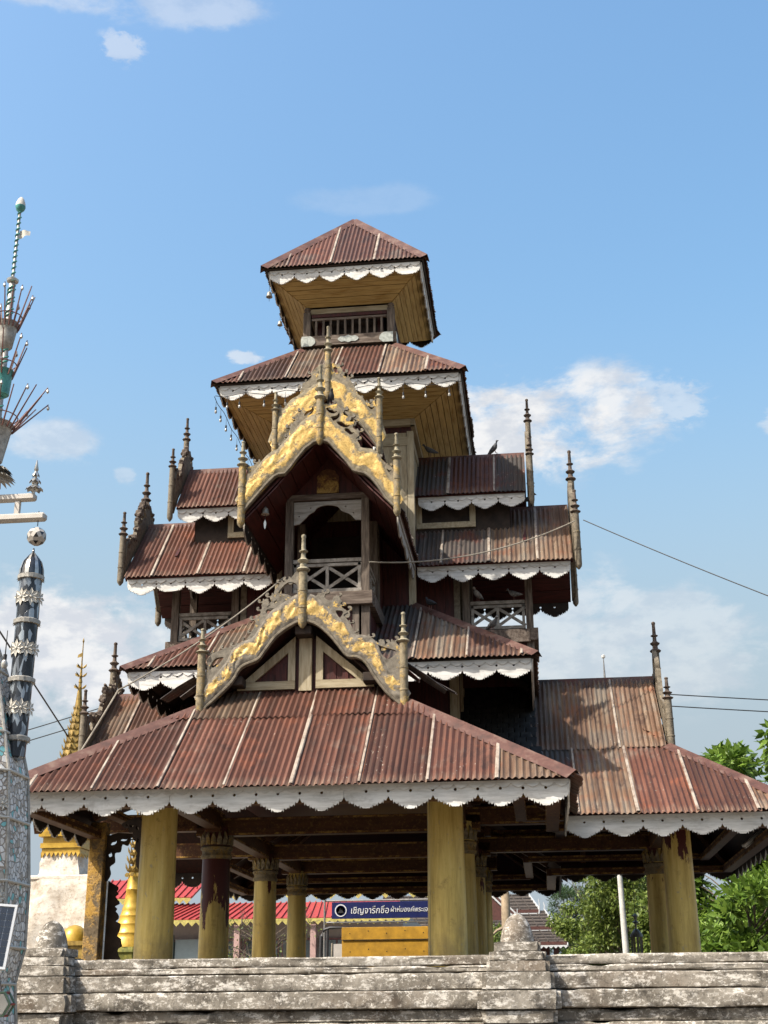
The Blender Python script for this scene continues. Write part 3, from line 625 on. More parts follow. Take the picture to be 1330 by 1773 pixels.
def gable_board(parent, v, outline, inner, holes, posts, key, k, mat, th=.07, extra=()):
    M = RZ[k]
    F = frame((0, -v, 0), (1, 0, 0), (0, 0, 1), (0, -1, 0))
    b = link('gable_board', cached((key, mat), lambda: cut(outline+inner, fit_holes(outline+inner, holes), th, 'gable_board')), mat, parent, M @ F)
    if k in (0, 2): relief(b, inner, key, th, M @ F, {'pg': .33, 'ug': .40, 'u2': .40}[key], 'gilt_pg' if key == 'pg' else 'gilt_relief')
    if k == 0: carve_scrolls(b, outline, inner, key, th, M @ F, {'pg': .33, 'ug': .40, 'u2': .40}[key])
    elif k == 3:
        acc = 0.; last = None; n_ = 0
        for (x, z) in outline:
            if last is not None:
                d_ = math.hypot(x-last[0], z-last[1]); acc += d_
                if acc > .085:
                    acc = 0.; n_ += 1
                    link('crocket', cached('crocket', crocket), 'finial_dark', b, M @ F @ T(x*.97, z-.02, 0) @ Matrix.Rotation((.6 if x < 0 else -.6)+.25*(n_ % 3), 4, 'Z') @ Matrix.Diagonal((1, 1, .9+.35*(n_ % 3), 1)))
            last = (x, z)
    link('moulding', cached((key, 'mould', mat), lambda: MB().tube([(x, z, th/2) for x, z in inner], .022, 6).mesh('moulding', True)), 'gilt_grey', b, M @ F @ T(0, .02, 0))
    for (x, z0, z1, zt, r) in posts:
        def mk(z0=z0, z1=z1, r=r):
            h = z1-z0; pr = [(r*.3, -.05), (r*.9, 0), (r, .03), (r, h*.3), (r*1.12, h*.305), (r*1.12, h*.325), (r*1.0, h*.33), (r, h*.62), (r*1.1, h*.625), (r*1.1, h*.645), (r*.97, h*.65), (r*.95, h)]
            return MB().lathe(pr, 10).mesh('gable_post', True)
        p = link('gable_post', cached(('gp', round(z1-z0, 3), r, mat), mk), 'gilt_post' if k in (0, 2) else 'gilt_grey', b, M @ T(x, -v-.03, z0))
        p2 = link('finial', cached(('fin', round(zt-z1, 3), r, k in (0, 2)), lambda zt=zt, z1=z1, r=r: MB().lathe(finial_prof(zt-z1, r), 10).mesh('finial', True)), 'finial_stone' if k in (0, 2) else 'finial_dark', b, M @ T(x, -v-.03, z1))
    for (pts, zz) in extra:
        link('scroll', cached((key, 'scroll', pts[0]), lambda pts=pts: cut(spline(pts, 4, True), (), th*.8, 'scroll')), 'gilt_grey', b, M @ frame((0, -v-zz, 0), (1, 0, 0), (0, 0, 1), (0, -1, 0)))
    return b

def pbeam(owner, a, b, w, h, M):
    o = part('beam', MB().beam(a, b, w, h), 'painted_beam', owner, M); d = (Vector(b)-Vector(a)).normalized(); sd = d.cross(Vector((0, 0, 1))).normalized()
    for sg_ in (1, -1):
        for dz in (-h/2+.02, h/2-.02): part('gold_edging', MB().beam(Vector(a)+sd*(sg_*(w/2+.004))+Vector((0, 0, dz)), Vector(b)+sd*(sg_*(w/2+.004))+Vector((0, 0, dz)), .008, .028), 'gilt_trim', o, M)
    return o
NAMES = ['porch_roof', 'wing_roof', 'rear_roof', 'wing_roof']
for k in range(4):
    M = RZ[k]
    if k == 3:       # the left wing is cut short: a gable end without a skirt
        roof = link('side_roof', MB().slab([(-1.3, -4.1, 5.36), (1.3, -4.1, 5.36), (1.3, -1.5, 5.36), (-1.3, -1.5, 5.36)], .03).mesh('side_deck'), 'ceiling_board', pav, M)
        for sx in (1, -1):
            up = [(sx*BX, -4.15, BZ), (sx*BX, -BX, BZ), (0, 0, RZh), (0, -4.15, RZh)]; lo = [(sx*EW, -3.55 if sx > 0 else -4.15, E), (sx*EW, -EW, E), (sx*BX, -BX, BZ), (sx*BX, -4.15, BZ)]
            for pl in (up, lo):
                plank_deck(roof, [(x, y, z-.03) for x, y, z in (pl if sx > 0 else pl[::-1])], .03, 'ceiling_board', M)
                tin_roof(roof, pl, pl[0 if sx > 0 else 1], pl[1 if sx > 0 else 0], M, off=.6, seed=57+sx, over=.04, lift=.05 if pl is up else .03, mat=lambda i, s: ('faded_tin', 'brown_tin')[i % 2])
            a_, b_ = (sx*(EW-.03), -4.12, E-.05), (sx*(EW-.03), -EW+.03, E-.05)
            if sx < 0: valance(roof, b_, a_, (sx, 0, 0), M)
            pbeam(roof, (sx*A, -4.1, 4.28), (sx*A, -A, 4.28), .2, .26, M)
            part('rake_beam', MB().beam((sx*(EW-.05), -4.08, E-.06), (sx*BX, -4.08, BZ-.1), .1, .14), 'painted_beam', roof, M)
        pbeam(roof, (-A-.3, -A, 4.2+.013*k), (A+.3, -A, 4.2+.013*k), .2, .26, M)
        cap(roof, (0, -4.18, RZh), (0, 0, RZh), (.72, 0, -.69), (-.72, 0, -.69), .16, M, lift=.07)
        part('gable_wall', MB().slab([(-1.0, -3.95, 5.3), (1.0, -3.95, 5.3), (0, -3.95, 6.45)], .05), 'red_wood', roof, M)
        gable_board(pav, 4.19, GABLE_L[:]+[(-.05, 7.15), (.03, 7.0)]+GABLE_R, spline(GABLE_IN, 3), GABLE_HOLES, [(0.0, 6.40, 7.13, 7.67, .062), (-1.345, 5.22, 6.05, 6.40, .058), (1.345, 5.18, 6.10, 6.52, .055)], 'pg', k, 'gilt_grey')
        continue
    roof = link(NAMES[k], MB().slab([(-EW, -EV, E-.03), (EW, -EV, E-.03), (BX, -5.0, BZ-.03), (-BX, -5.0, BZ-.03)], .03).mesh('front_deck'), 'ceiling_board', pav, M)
    fr = [(-EW-.05, -EV-.06, E-.045), (EW+.05, -EV-.06, E-.045), (BX, -5.0, BZ), (1.15, -4.62, BZ+.306), (-1.15, -4.62, BZ+.306), (-BX, -5.0, BZ)]
    tin_roof(roof, fr, fr[0], fr[1], M, off=.55, seed=11+k, over=.05, split=1.72)
    for sx in (1, -1):
        openside = False
        lo = [(sx*EW, -EV, E), (sx*EW, -EW, E), (sx*BX, -EW if openside else -BX, BZ), (sx*BX, -5.0, BZ)]
        up = [(sx*BX, -4.96, BZ), (sx*BX, -BX, BZ), (0, 0, RZh), (0, -4.96, RZh)]
        if sx < 0: ea, eb, ea2, eb2 = lo[1], lo[0], up[1], up[0]
        else: ea, eb, ea2, eb2 = lo[0], lo[1], up[0], up[1]
        for pl in (lo, up):
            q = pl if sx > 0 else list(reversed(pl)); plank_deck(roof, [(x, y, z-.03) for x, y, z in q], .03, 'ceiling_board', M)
        shing = (k == 1 and sx < 0)
        # on the left side s runs from the valley to the hip
        ex = [(sx*(EW+.06), -EV-.05, E-.036), (sx*(EW+.06), -EW-(0 if openside else .06), E-.036)]+lo[2:]
        tin_roof(roof, ex, ex[1] if sx < 0 else ex[0], ex[0] if sx < 0 else ex[1], M, off=.7, seed=31+k*2+sx, over=.05, skip=(lambda s: s < -0.5) if shing else None, mat=(lambda i, s: 'old_tin' if s < .0 else 'rusty_tin') if shing else 'rusty_tin')
        tin_roof(roof, up, ea2, eb2, M, off=.4, seed=51+k*2+sx, over=.06, lift=.05, mat=(lambda i, s: 'old_tin' if i < (3 if sx < 0 else 0) or (sx > 0 and s > 3.2) else 'rusty_tin'), skip=(lambda s: s < 1.5) if shing else None, seams=.75)
        if shing:
            sh = MB()
            stuff = cached('shingle', lambda: MB().box(-.083, .083, -.13, .10, -.014, .014).mesh('shingle', bevel=.01))
            for (pl, ea_, eb_, smax) in ((ex, ex[1], ex[0], -.35), (up, ea2, eb2, 1.62)):
                PP = [Vector(p) for p in pl]; es = (Vector(eb_)-Vector(ea_)).normalized(); n = (PP[1]-PP[0]).cross(PP[2]-PP[0]).normalized(); n = n if n.z > 0 else -n; et = n.cross(es)
                smin = min((p-Vector(ea_)).dot(es) for p in PP); tm = max((p-Vector(ea_)).dot(et) for p in PP); row = 0; tt = .05
                while tt < tm:
                    s = (row % 2)*.09+smin
                    while s < smax:
                        vs_lim = smin*(1-0)+0
                        # valley edge: s grows from smin at the top to 0 at the eave
                        if s > smin*(tt/tm)+.02:
                            o = link('shingle', stuff, 'slate', roof, M @ frame(Vector(ea_)+es*s+et*tt+n*.055, es, et, n) @ Matrix.Rotation(R(random.uniform(-5, 5)), 4, 'Z') @ Matrix.Rotation(R(random.uniform(4, 9)), 4, 'X'))
                        s += .178
                    tt += .14; row += 1
        # hip, valley and ridge caps
        c0, c1 = (sx*EW, -EV, E), (sx*BX, -5.0, BZ)
        cap(roof, (sx*(EW+.05), -EV-.06, E-.03), c1, (-sx, 0, 0), (0, 1, 0), .15, M)
        # eave boards on the flank
        a_, b_ = (sx*(EW-.03), -EV+.02, E-.05), (sx*(EW-.03), -EW+.03, E-.05)
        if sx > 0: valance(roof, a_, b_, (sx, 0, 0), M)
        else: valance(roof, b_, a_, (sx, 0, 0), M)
        # painted beams below
        pbeam(roof, (sx*(EW-.2), -EV+.15, 3.93), (sx*(EW-.2), -EW+.2, 3.93), .16, .12, M)
        pbeam(roof, (sx*(EW-.62), -EV+.6, 4.12), (sx*(EW-.62), -EW+.6, 4.12), .14, .1, M)
        pbeam(roof, (sx*A, -L2-.2, 4.28), (sx*A, -A, 4.28), .2, .26, M)
        if openside: part('rake_beam', MB().beam((sx*(EW-.1), -EW+.02, E-.06), (sx*BX, -EW+.02, BZ-.12), .14, .14), 'painted_beam', roof, M)
        pbeam(roof, (sx*A*1.14, -L2-.2, 4.5), (sx*A*1.14, -A, 4.5), .1, .12, M)
        part('rafter', MB().beam((sx*(EW-.12), -EV+.12, 3.98), (sx*BX, -5.0, BZ-.16), .1, .12), 'painted_beam', roof, M)
        for vv in (-3.75, -4.85):
            part('rafter', MB().beam((sx*(EW-.25), vv, E+.03), (sx*BX, vv, BZ-.13), .09, .13), 'painted_beam', roof, M)
    cap(roof, (0, -4.97, RZh), (0, 0, RZh), (.72, 0, -.69), (-.72, 0, -.69), .16, M, mat='cap_tin' if k != 1 else 'old_tin', lift=.07)
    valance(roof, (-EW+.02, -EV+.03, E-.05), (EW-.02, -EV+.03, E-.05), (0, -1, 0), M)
    pbeam(roof, (-EW+.2, -EV+.2, 3.93), (EW-.2, -EV+.2, 3.93), .16, .12, M)
    pbeam(roof, (-EW+.6, -EV+.62, 4.1), (EW-.6, -EV+.62, 4.1), .14, .1, M)
    pbeam(roof, (-A-.3, -L2, 4.28), (A+.3, -L2, 4.28), .2, .26, M)
    pbeam(roof, (-A-.3, -A, 4.2+.013*k), (A+.3, -A, 4.2+.013*k), .2, .26, M)
    pbeam(roof, (-A, -A-1.5, 4.42), (A, -A-1.5, 4.42), .14, .16, M)
    # gable wall: two framed triangles with red panels
    gw = link('gable_wall', MB().add([(-1.0, -4.72, 5.4), (1.0, -4.72, 5.4), (0, -4.72, 6.42), (-1.0, -4.66, 5.4), (1.0, -4.66, 5.4), (0, -4.66, 6.42)], [(0, 1, 2), (5, 4, 3), (0, 3, 4, 1), (1, 4, 5, 2), (2, 5, 3, 0)]).mesh('gable_wall'), 'red_wood', pav, M)
    for sx in (1, -1):
        part('frame_board', MB().box(min(sx*.14, sx*.92), max(sx*.14, sx*.92), -4.775, -4.722, 5.60, 5.71), 'cream_beam', gw, M)
        part('frame_board', MB().box(min(sx*.14, sx*.235), max(sx*.14, sx*.235), -4.772, -4.722, 5.713, 6.24), 'cream_wood', gw, M)
        part('frame_board', MB().beam((sx*.93, -4.75, 5.64), (sx*.18, -4.75, 6.30), .05, .10, (0, -1, 0)) if False else MB().slab([(sx*.95, -4.768, 5.62), (sx*.80, -4.768, 5.62), (sx*.14, -4.768, 6.18), (sx*.14, -4.768, 6.32)] if sx < 0 else [(sx*.80, -4.768, 5.62), (sx*.95, -4.768, 5.62), (sx*.14, -4.768, 6.32), (sx*.14, -4.768, 6.18)], .04), 'cream_wood', gw, M)
        for j in range(4):
            x = .26+.16*j; part('plank', MB().box(min(sx*x, sx*(x+.15)), max(sx*x, sx*(x+.15)), -4.735-.002*j, -4.722, 5.715, 6.30-x*.88-.12), 'red_wood', gw, M)
    part('frame_board', MB().box(-.085, .085, -4.785, -4.722, 5.57, 6.36), 'cream_wood', gw, M)
    part('ridge_beam_end', MB().box(-.11, .11, -5.0, -4.5, 6.28, 6.40), 'dark_wood', gw, M, bevel=.01)
    part('purlin_end', MB().box(-.98, -.80, -5.0, -4.4, 5.62, 5.74), 'dark_wood', gw, M, bevel=.01)
    part('purlin_end', MB().box(.80, .98, -5.0, -4.4, 5.62, 5.74), 'dark_wood', gw, M, bevel=.01)
    gable_board(pav, 5.02, GABLE_L[:]+[(-.05, 7.15), (.03, 7.0)]+GABLE_R, spline(GABLE_IN, 3), GABLE_HOLES, [(0.0, 6.40, 7.13, 7.67, .062), (-1.345, 5.22, 6.05, 6.40, .058), (1.345, 5.18, 6.10, 6.52, .055)], 'pg', k, 'gilt_worn' if k in (0, 2) else 'gilt_grey')

# loose offcuts of tin left at the ends of the porch gable
pr_ = bpy.data.objects['porch_roof']
for (x, y, z, ry, rz, L_, W_) in ((1.62, -4.85, 5.66, 34, 12, .62, .22), (1.78, -4.7, 5.60, 28, -8, .5, .15), (-1.66, -4.85, 5.62, -30, -10, .55, .26), (1.3, -4.4, 5.9, 40, 5, .5, .2), (-1.5, -4.5, 5.75, -36, 4, .6, .2)):
    vs = []; n_ = 24
    for i in range(n_+1):
        for j in range(3): vs.append(((j/2-.5)*L_, (i/n_-.5)*W_, .0115*math.sin(2*math.pi*i/n_*W_/.076)+.01*math.sin(j*2+i*.1)))
    part('loose_sheet', MB().add(vs, [(i*3+j, (i+1)*3+j, (i+1)*3+j+1, i*3+j+1) for i in range(n_) for j in range(2)]), 'old_tin', pr_, T(x, y, z) @ Matrix.Rotation(R(rz), 4, 'Z') @ Matrix.Rotation(R(ry), 4, 'Y'), True)
# dark ceiling above the core, and the core storey above the ground roofs
core = part('core_wall', MB().box(-1.80, 1.80, -1.80, 1.80, 5.0, 6.9), 'red_wood', pav)
part('ceiling', MB().box(-1.9, 1.9, -1.9, 1.9, 4.80, 4.9), 'red_board', core)
for k in range(4):
    for x in (-1.79, -.62, -.28, .28, .62, 1.79):
        part('stud', MB().box(x-.06, x+.06, -1.87, -1.803, 5.0, 6.95), 'cream_wood', core, RZ[k])
    for i in range(8):
        x = -1.72+i*.43; part('plank', MB().box(x, x+.42, -1.822-(i % 2)*.004, -1.803, 5.05, 6.9), 'red_wood', core, RZ[k])

# ---- mid skirt roof
MS, MZ, MI, MT = 3.03, 6.40, 1.15, 7.75
mid = None
for k in range(4):
    M = RZ[k]; pl = [(-MS, -MS, MZ), (MS, -MS, MZ), (MI, -MI, MT), (-MI, -MI, MT)]
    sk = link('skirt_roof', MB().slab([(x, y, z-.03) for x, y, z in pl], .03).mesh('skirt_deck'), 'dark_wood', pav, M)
    tin_roof(sk, pl, pl[0], pl[1], M, off=.45, seed=71+k, over=.05, mat=(lambda i, s: 'old_tin' if (k == 0 and 3.9 < s < 4.4) else 'rusty_tin'), seams=.9)
    cap(sk, (MS+.05, -MS-.05, MZ-.03), (MI, -MI, MT), (-1, 0, 0), (0, 1, 0), .12, M)
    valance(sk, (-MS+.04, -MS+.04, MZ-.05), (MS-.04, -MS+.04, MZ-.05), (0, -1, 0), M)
    for x in (-2.6, -1.3, 1.3, 2.6): part('rafter', MB().beam((x, -MS+.1, MZ-.09), (x*.7, -1.87, 7.1), .08, .1), 'dark_wood', sk, M)

# ---- core shaft
shaft = part('tower_wall', MB().box(-1.12, 1.12, -1.12, 1.12, 6.9, 11.12), 'red_wood', pav)
for k in range(4):
    for i in range(10):
        x = -1.06+i*.212; part('board', MB().box(x, x+.203, -1.145-(i % 2)*.004, -1.122, 9.3, 10.86), 'cream_wood', shaft, RZ[k])
    part('rail', MB().box(-1.16, 1.16, -1.165, -1.122, 10.62, 10.78), 'cream_beam', shaft, RZ[k])
    part('corner_post', MB().box(1.06, 1.17, -1.17, -1.06, 6.9, 10.88), 'cream_wood', shaft, RZ[k])
    part('cornice', MB().box(-1.20, 1.195, -1.2, -1.122, 10.98, 11.10), 'cream_beam', shaft, RZ[k])
    for i in range(10):
        x = -1.06+i*.212; part('plank', MB().box(x, x+.206, -1.14-(i % 2)*.004, -1.122, 7.0, 9.29), 'red_wood', shaft, RZ[k])

# ---- balcony arms with a two-step gable roof
UG_L = [(-1.107, 9.085), (-1.07, 9.15), (-1.085, 9.22), (-1.0, 9.25), (-0.923, 9.3), (-.80, 9.31), (-0.65, 9.375), (-0.569, 9.552), (-0.466, 9.706), (-.47, 9.78), (-0.426, 9.864), (-.40, 9.93), (-0.343, 9.974), (-.33, 10.06), (-0.26, 10.131), (-0.154, 10.183), (-0.069, 10.201)]
UG_R = [(0.102, 10.202), (.17, 10.17), (0.251, 10.196), (0.336, 10.095), (.36, 10.0), (0.443, 9.957), (.46, 9.88), (0.527, 9.876), (0.496, 9.786), (0.569, 9.72), (.60, 9.65), (0.548, 9.601), (0.601, 9.507), (0.653, 9.369), (0.778, 9.327), (0.902, 9.275), (0.984, 9.191), (1.02, 9.14), (1.06, 9.15), (1.097, 9.075)]
UG_IN = [(1.163, 8.435), (1.082, 8.505), (0.98, 8.619), (0.879, 8.8), (0.776, 8.938), (0.673, 9.021), (0.559, 9.05), (0.507, 9.075), (0.403, 9.226), (0.255, 9.414), (0.128, 9.557), (0.012, 9.598), (-0.103, 9.559), (-0.229, 9.464), (-0.353, 9.302), (-0.435, 9.183), (-0.527, 9.076), (-0.622, 9.07), (-0.684, 9.04), (-0.807, 8.912), (-0.929, 8.763), (-1.051, 8.615), (-1.141, 8.498)]
def blob(x, z, w, h, a=0): 
    ca, sa = math.cos(a), math.sin(a); return spline([(x+px*w*ca-pz*h*sa, z+px*w*sa+pz*h*ca) for px, pz in ((-.5, 0), (-.2, .35), (.25, .2), (.5, .45), (.4, -.1), (.1, -.35), (-.25, -.3))], 4, True)
UG_H = [blob(-.16, 10.08, .12, .07, .6), blob(-.20, 9.95, .14, .06, .9), blob(-.15, 9.87, .10, .07, -.3), blob(-.33, 9.80, .16, .06, .5), blob(-.44, 9.66, .10, .05, .4), blob(.17, 10.08, .11, .06, -.6), blob(.22, 9.96, .13, .07, .4), blob(.16, 9.87, .10, .06, .2),
        blob(.35, 9.84, .13, .06, -.5), blob(.44, 9.72, .10, .06, -.7), blob(-.90, 9.22, .10, .04, .6), blob(.92, 9.17, .10, .05, -.7), blob(1.02, 9.05, .07, .05, -.3)]
U2_OUT = [(-0.80, 10.30), (-0.767, 10.526), (-.70, 10.50), (-.63, 10.54), (-0.566, 10.525), (-0.51, 10.473), (-0.479, 10.617), (-0.415, 10.832), (-.40, 10.92), (-0.33, 10.95), (-0.262, 11.018), (-.25, 11.10), (-0.19, 11.183), (-0.085, 11.24), (0.094, 11.241), (.17, 11.21), (0.229, 11.133), (.23, 11.06), (0.263, 11.008), (.33, 10.97), (0.407, 10.852), (0.518, 10.603), (0.562, 10.516), (0.628, 10.519), (.68, 10.49), (0.738, 10.553), (.80, 10.35)]
U2_IN = [(0.80, 9.72), (0.67, 9.93), (0.561, 10.101), (0.45, 10.22), (0.36, 10.26), (.2, 10.47), (0, 10.64), (-.2, 10.47), (-.36, 10.26), (-.45, 10.22), (-.561, 10.101), (-.67, 9.93), (-.80, 9.72)]
U2_H = [blob(-.12, 11.12, .08, .06, 1.2), blob(.13, 11.12, .08, .06, -1.2), blob(-.66, 10.43, .1, .05, .3), blob(.66, 10.43, .1, .05, -.3)]
def balustrade(owner, a, b, z0, z1, M, bays=2):
    """cross-braced railing between two posts"""
    a, b = Vector(a), Vector(b); d = (b-a).normalized(); L = (b-a).length
    rail = part('rail', MB().beam(a+Vector((0, 0, z1)), b+Vector((0, 0, z1)), .07, .055), 'rail_wood', owner, M)
    part('rail', MB().beam(a+Vector((0, 0, z1-.065)), b+Vector((0, 0, z1-.065)), .045, .045), 'rail_wood', owner, M)
    part('rail', MB().beam(a+Vector((0, 0, z0)), b+Vector((0, 0, z0)), .05, .05), 'rail_wood', owner, M)
    for i in range(bays):
        p = a+d*(L*i/bays); q = a+d*(L*(i+1)/bays); o1 = d.cross(Vector((0, 0, 1)))*.008
        part('brace', MB().beam(p+o1+Vector((0, 0, z0+.03)), q+o1+Vector((0, 0, z1-.09)), .022, .048), 'rail_wood', owner, M)
        part('brace', MB().beam(p-o1+Vector((0, 0, z1-.09)), q-o1+Vector((0, 0, z0+.03)), .022, .048), 'rail_wood', owner, M)
        if i: part('stile', MB().beam(p+Vector((0, 0, z0)), p+Vector((0, 0, z1-.08)), .045, .045, d), 'rail_wood', owner, M)
    for p in (a+d*.03, b-d*.03): part('stile', MB().beam(p+Vector((0, 0, z0)), p+Vector((0, 0, z1-.04)), .045, .045, d), 'rail_wood', owner, M)
for k in range(4):
    M = RZ[k]
    fl = part('balcony', MB().box(-.70, .66, -3.09, -1.12, 7.38, 7.44), 'grey_beam', pav, M)
    part('beam', MB().box(-.72, .70, -3.13, -3.00, 7.24, 7.447), 'grey_beam', fl, M, bevel=.006)
    for sx in (1, -1):
        part('beam', MB().box(min(sx*.62, sx*.72), max(sx*.62, sx*.72), -2.998, -1.12, 7.22, 7.43), 'grey_beam', fl, M)
        part('post', MB().box(sx*.585-.06, sx*.585+.06, -3.06, -2.94, 7.449, 9.0), 'grey_wood', fl, M)
        part('post', MB().box(sx*.585-.06, sx*.585+.06, -3.06, -2.94, 6.45, 7.238), 'grey_wood', fl, M)
        part('post', MB().box(sx*.44-.05, sx*.44+.05, -3.05, -2.95, 6.45, 7.238), 'grey_wood', fl, M)
        part('post', MB().box(sx*.585-.06, sx*.585+.06, -2.02, -1.90, 6.8, 8.95), 'grey_wood', fl, M)
        part('post', MB().box(sx*.60-.05, sx*.60+.05, -1.86, -1.76, 6.8, 8.95), 'gilt_grey', fl, M)
        for i in range(4):
            y = -1.15-i*.155; part('plank', MB().box(min(sx*.60, sx*.63)-.0, max(sx*.60, sx*.63)+.002*i, y-.15, y, 7.2, 9.0), 'red_wood', fl, M)
        if not ((k == 1 and sx > 0) or (k == 3 and sx < 0) or k == 2): balustrade(fl, (sx*.585, -2.93, 0), (sx*.585, -2.03, 0), 7.50, 7.93, M)
        # skirting wall under the balcony
        part('skirt_board', MB().box(min(sx*.60, sx*.63), max(sx*.60, sx*.63), -3.0, -1.15, 6.5, 7.215), 'red_wood', fl, M)
    if k != 2: balustrade(fl, (-.52, -3.0, 0), (.52, -3.0, 0), 7.50, 7.97, M)
    part('skirt_board', MB().box(-.38, .38, -2.99, -2.97, 6.5, 7.235), 'red_wood', fl, M)
    part('header', MB().box(-.70, .62, -3.07, -2.93, 8.95, 9.04), 'grey_beam', fl, M)
    lint = [(-.52, 8.93), (.52, 8.93), (.52, 8.60)]+spline([(.43, 8.61), (.35, 8.70), (.27, 8.74), (.21, 8.77), (.15, 8.84), (0, 8.87), (-.15, 8.84), (-.21, 8.77), (-.27, 8.74), (-.35, 8.66), (-.43, 8.58)], 3)+[(-.52, 8.56)]
    link('arch_board', cached('lint', lambda: cut(lint, [circ(-.26, 8.83, .012), circ(.28, 8.83, .012), circ(.40, 8.72, .012), circ(-.44, 8.70, .012)], .03, 'arch_board')), 'grey_board', fl, M @ frame((0, -3.02, 0), (1, 0, 0), (0, 0, 1), (0, -1, 0)))
    # inner back wall, dark room
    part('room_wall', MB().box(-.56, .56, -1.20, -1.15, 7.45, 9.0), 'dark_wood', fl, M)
    gwl = part('gable_wall', MB().add([(-.86, -3.0, 8.92), (.86, -3.0, 8.92), (0, -3.0, 9.72), (-.86, -2.95, 8.92), (.86, -2.95, 8.92), (0, -2.95, 9.72)], [(0, 1, 2), (5, 4, 3), (0, 3, 4, 1), (1, 4, 5, 2), (2, 5, 3, 0)]), 'red_wood', pav, M)
    part('gold_panel', MB().add([(-.17, -3.03, 9.07), (.17, -3.03, 9.07), (.17, -3.03, 9.34), (.1, -3.03, 9.44), (0, -3.03, 9.47), (-.1, -3.03, 9.44), (-.17, -3.03, 9.34)], [(0, 1, 2, 3, 4, 5, 6)]).slab([(-.17, -3.028, 9.07), (.17, -3.028, 9.07), (.17, -3.028, 9.34), (0, -3.028, 9.46), (-.17, -3.028, 9.34)], .02), 'gilt_trim', gwl, M)
    # lower gable roof
    EX, EZ, RR = 1.19, 8.46, 9.77
    r1 = link('gable_roof', MB().slab([(EX, -3.74, EZ-.02), (EX, -1.12, EZ-.02), (0, -1.12, RR-.02), (0, -3.74, RR-.02)], .03).slab([(-EX, -1.12, EZ-.02), (-EX, -3.74, EZ-.02), (0, -3.74, RR-.02), (0, -1.12, RR-.02)], .03).mesh('gable_deck'), 'red_board', pav, M)
    r2 = link('gable_roof', MB().slab([(.76, -3.04, 9.83), (.76, -1.12, 9.83), (0, -1.12, 10.78), (0, -3.04, 10.78)], .03).slab([(-.76, -1.12, 9.83), (-.76, -3.04, 9.83), (0, -3.04, 10.78), (0, -1.12, 10.78)], .03).mesh('gable_deck'), 'red_board', pav, M)
    shade = lambda i, s: 'old_tin' if (k == 1 and (i + int(s*3)) % 3 == 0) else 'rusty_tin'
    for sx in (1, -1):
        p1 = [(sx*EX, -3.745, EZ), (sx*EX, -1.12, EZ), (0, -1.12, RR), (0, -3.745, RR)]
        p2 = [(sx*.76, -3.04, 9.85), (sx*.76, -1.12, 9.85), (0, -1.12, 10.8), (0, -3.04, 10.8)]
        tin_roof(r1, p1, p1[0 if sx > 0 else 1], p1[1 if sx > 0 else 0], M, off=.6, seed=91+k+sx, over=.06, mat=shade, seams=.8)
        tin_roof(r2, p2, p2[0 if sx > 0 else 1], p2[1 if sx > 0 else 0], M, off=.75, seed=101+k+sx, over=.06, mat=shade, seams=.8)
        e1 = [(sx*(EX-.04), -3.70, EZ-.045), (sx*(EX-.04), -1.2, EZ-.045)]; e2 = [(sx*.72, -3.02, 9.81), (sx*.72, -1.2, 9.81)]
        if sx < 0: e1.reverse(); e2.reverse()
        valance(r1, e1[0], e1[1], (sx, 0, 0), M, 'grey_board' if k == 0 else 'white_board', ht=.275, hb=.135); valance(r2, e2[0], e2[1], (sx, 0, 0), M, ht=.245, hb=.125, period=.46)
        under_planks(r1, p1, p1[0 if sx > 0 else 1], p1[1 if sx > 0 else 0], M, .27, 'red_board', .065)
        # wall of the upper step with framed opening
        part('wall', MB().box(min(sx*.47, sx*.50), max(sx*.47, sx*.50), -2.75, -1.12, 9.2, 10.1), 'dark_wood', r2, M)
        x0, x1 = (sx*.502, sx*.54) if sx > 0 else (sx*.54, sx*.502)
        part('frame_board', MB().box(x0, x1, -2.16, -1.15, 9.32, 9.42), 'cream_beam', r2, M)
        part('frame_board', MB().box(x0, x1, -2.16, -2.06, 9.423, 9.95), 'cream_wood', r2, M)
        part('frame_board', MB().box(x0, x1, -1.24, -1.15, 9.423, 9.95), 'cream_wood', r2, M)
    under_planks(r2, [(.76, -3.0, 9.85), (.76, -1.2, 9.85), (0, -1.2, 10.8), (0, -3.0, 10.8)], (.76, -3.0, 9.85), (.76, -1.2, 9.85), M, .3, 'red_board', .065)
    part('wall', MB().add([(-.5, -2.76, 9.2), (.5, -2.76, 9.2), (.5, -2.76, 10.1), (0, -2.76, 10.72), (-.5, -2.76, 10.1)], [(0, 1, 2, 3, 4)]), 'red_wood', r2, M)
    cap(r1, (0, -3.745, RR), (0, -1.12, RR), (.67, 0, -.74), (-.67, 0, -.74), .11, M); cap(r2, (0, -3.04, 10.8), (0, -1.12, 10.8), (.62, 0, -.78), (-.62, 0, -.78), .11, M)
    gable_board(pav, 3.80, UG_L+[(-.05, 10.2), (.05, 10.2)]+UG_R, UG_IN, UG_H, [(0.0, 9.58, 10.28, 10.87, .062), (-1.165, 8.32, 9.24, 9.66, .058), (1.155, 8.38, 9.22, 9.66, .055)], 'ug', k, 'gilt_bright' if k in (0, 2) else 'gilt_grey')
    gable_board(pav, 3.10, U2_OUT, U2_IN, U2_H, [(0.0, 10.66, 11.45, 11.92, .052), (-.83, 9.62, 10.46, 10.80, .05), (.82, 9.62, 10.58, 10.95, .05)], 'u2', k, 'gilt_bright' if k in (0, 2) else 'gilt_grey')

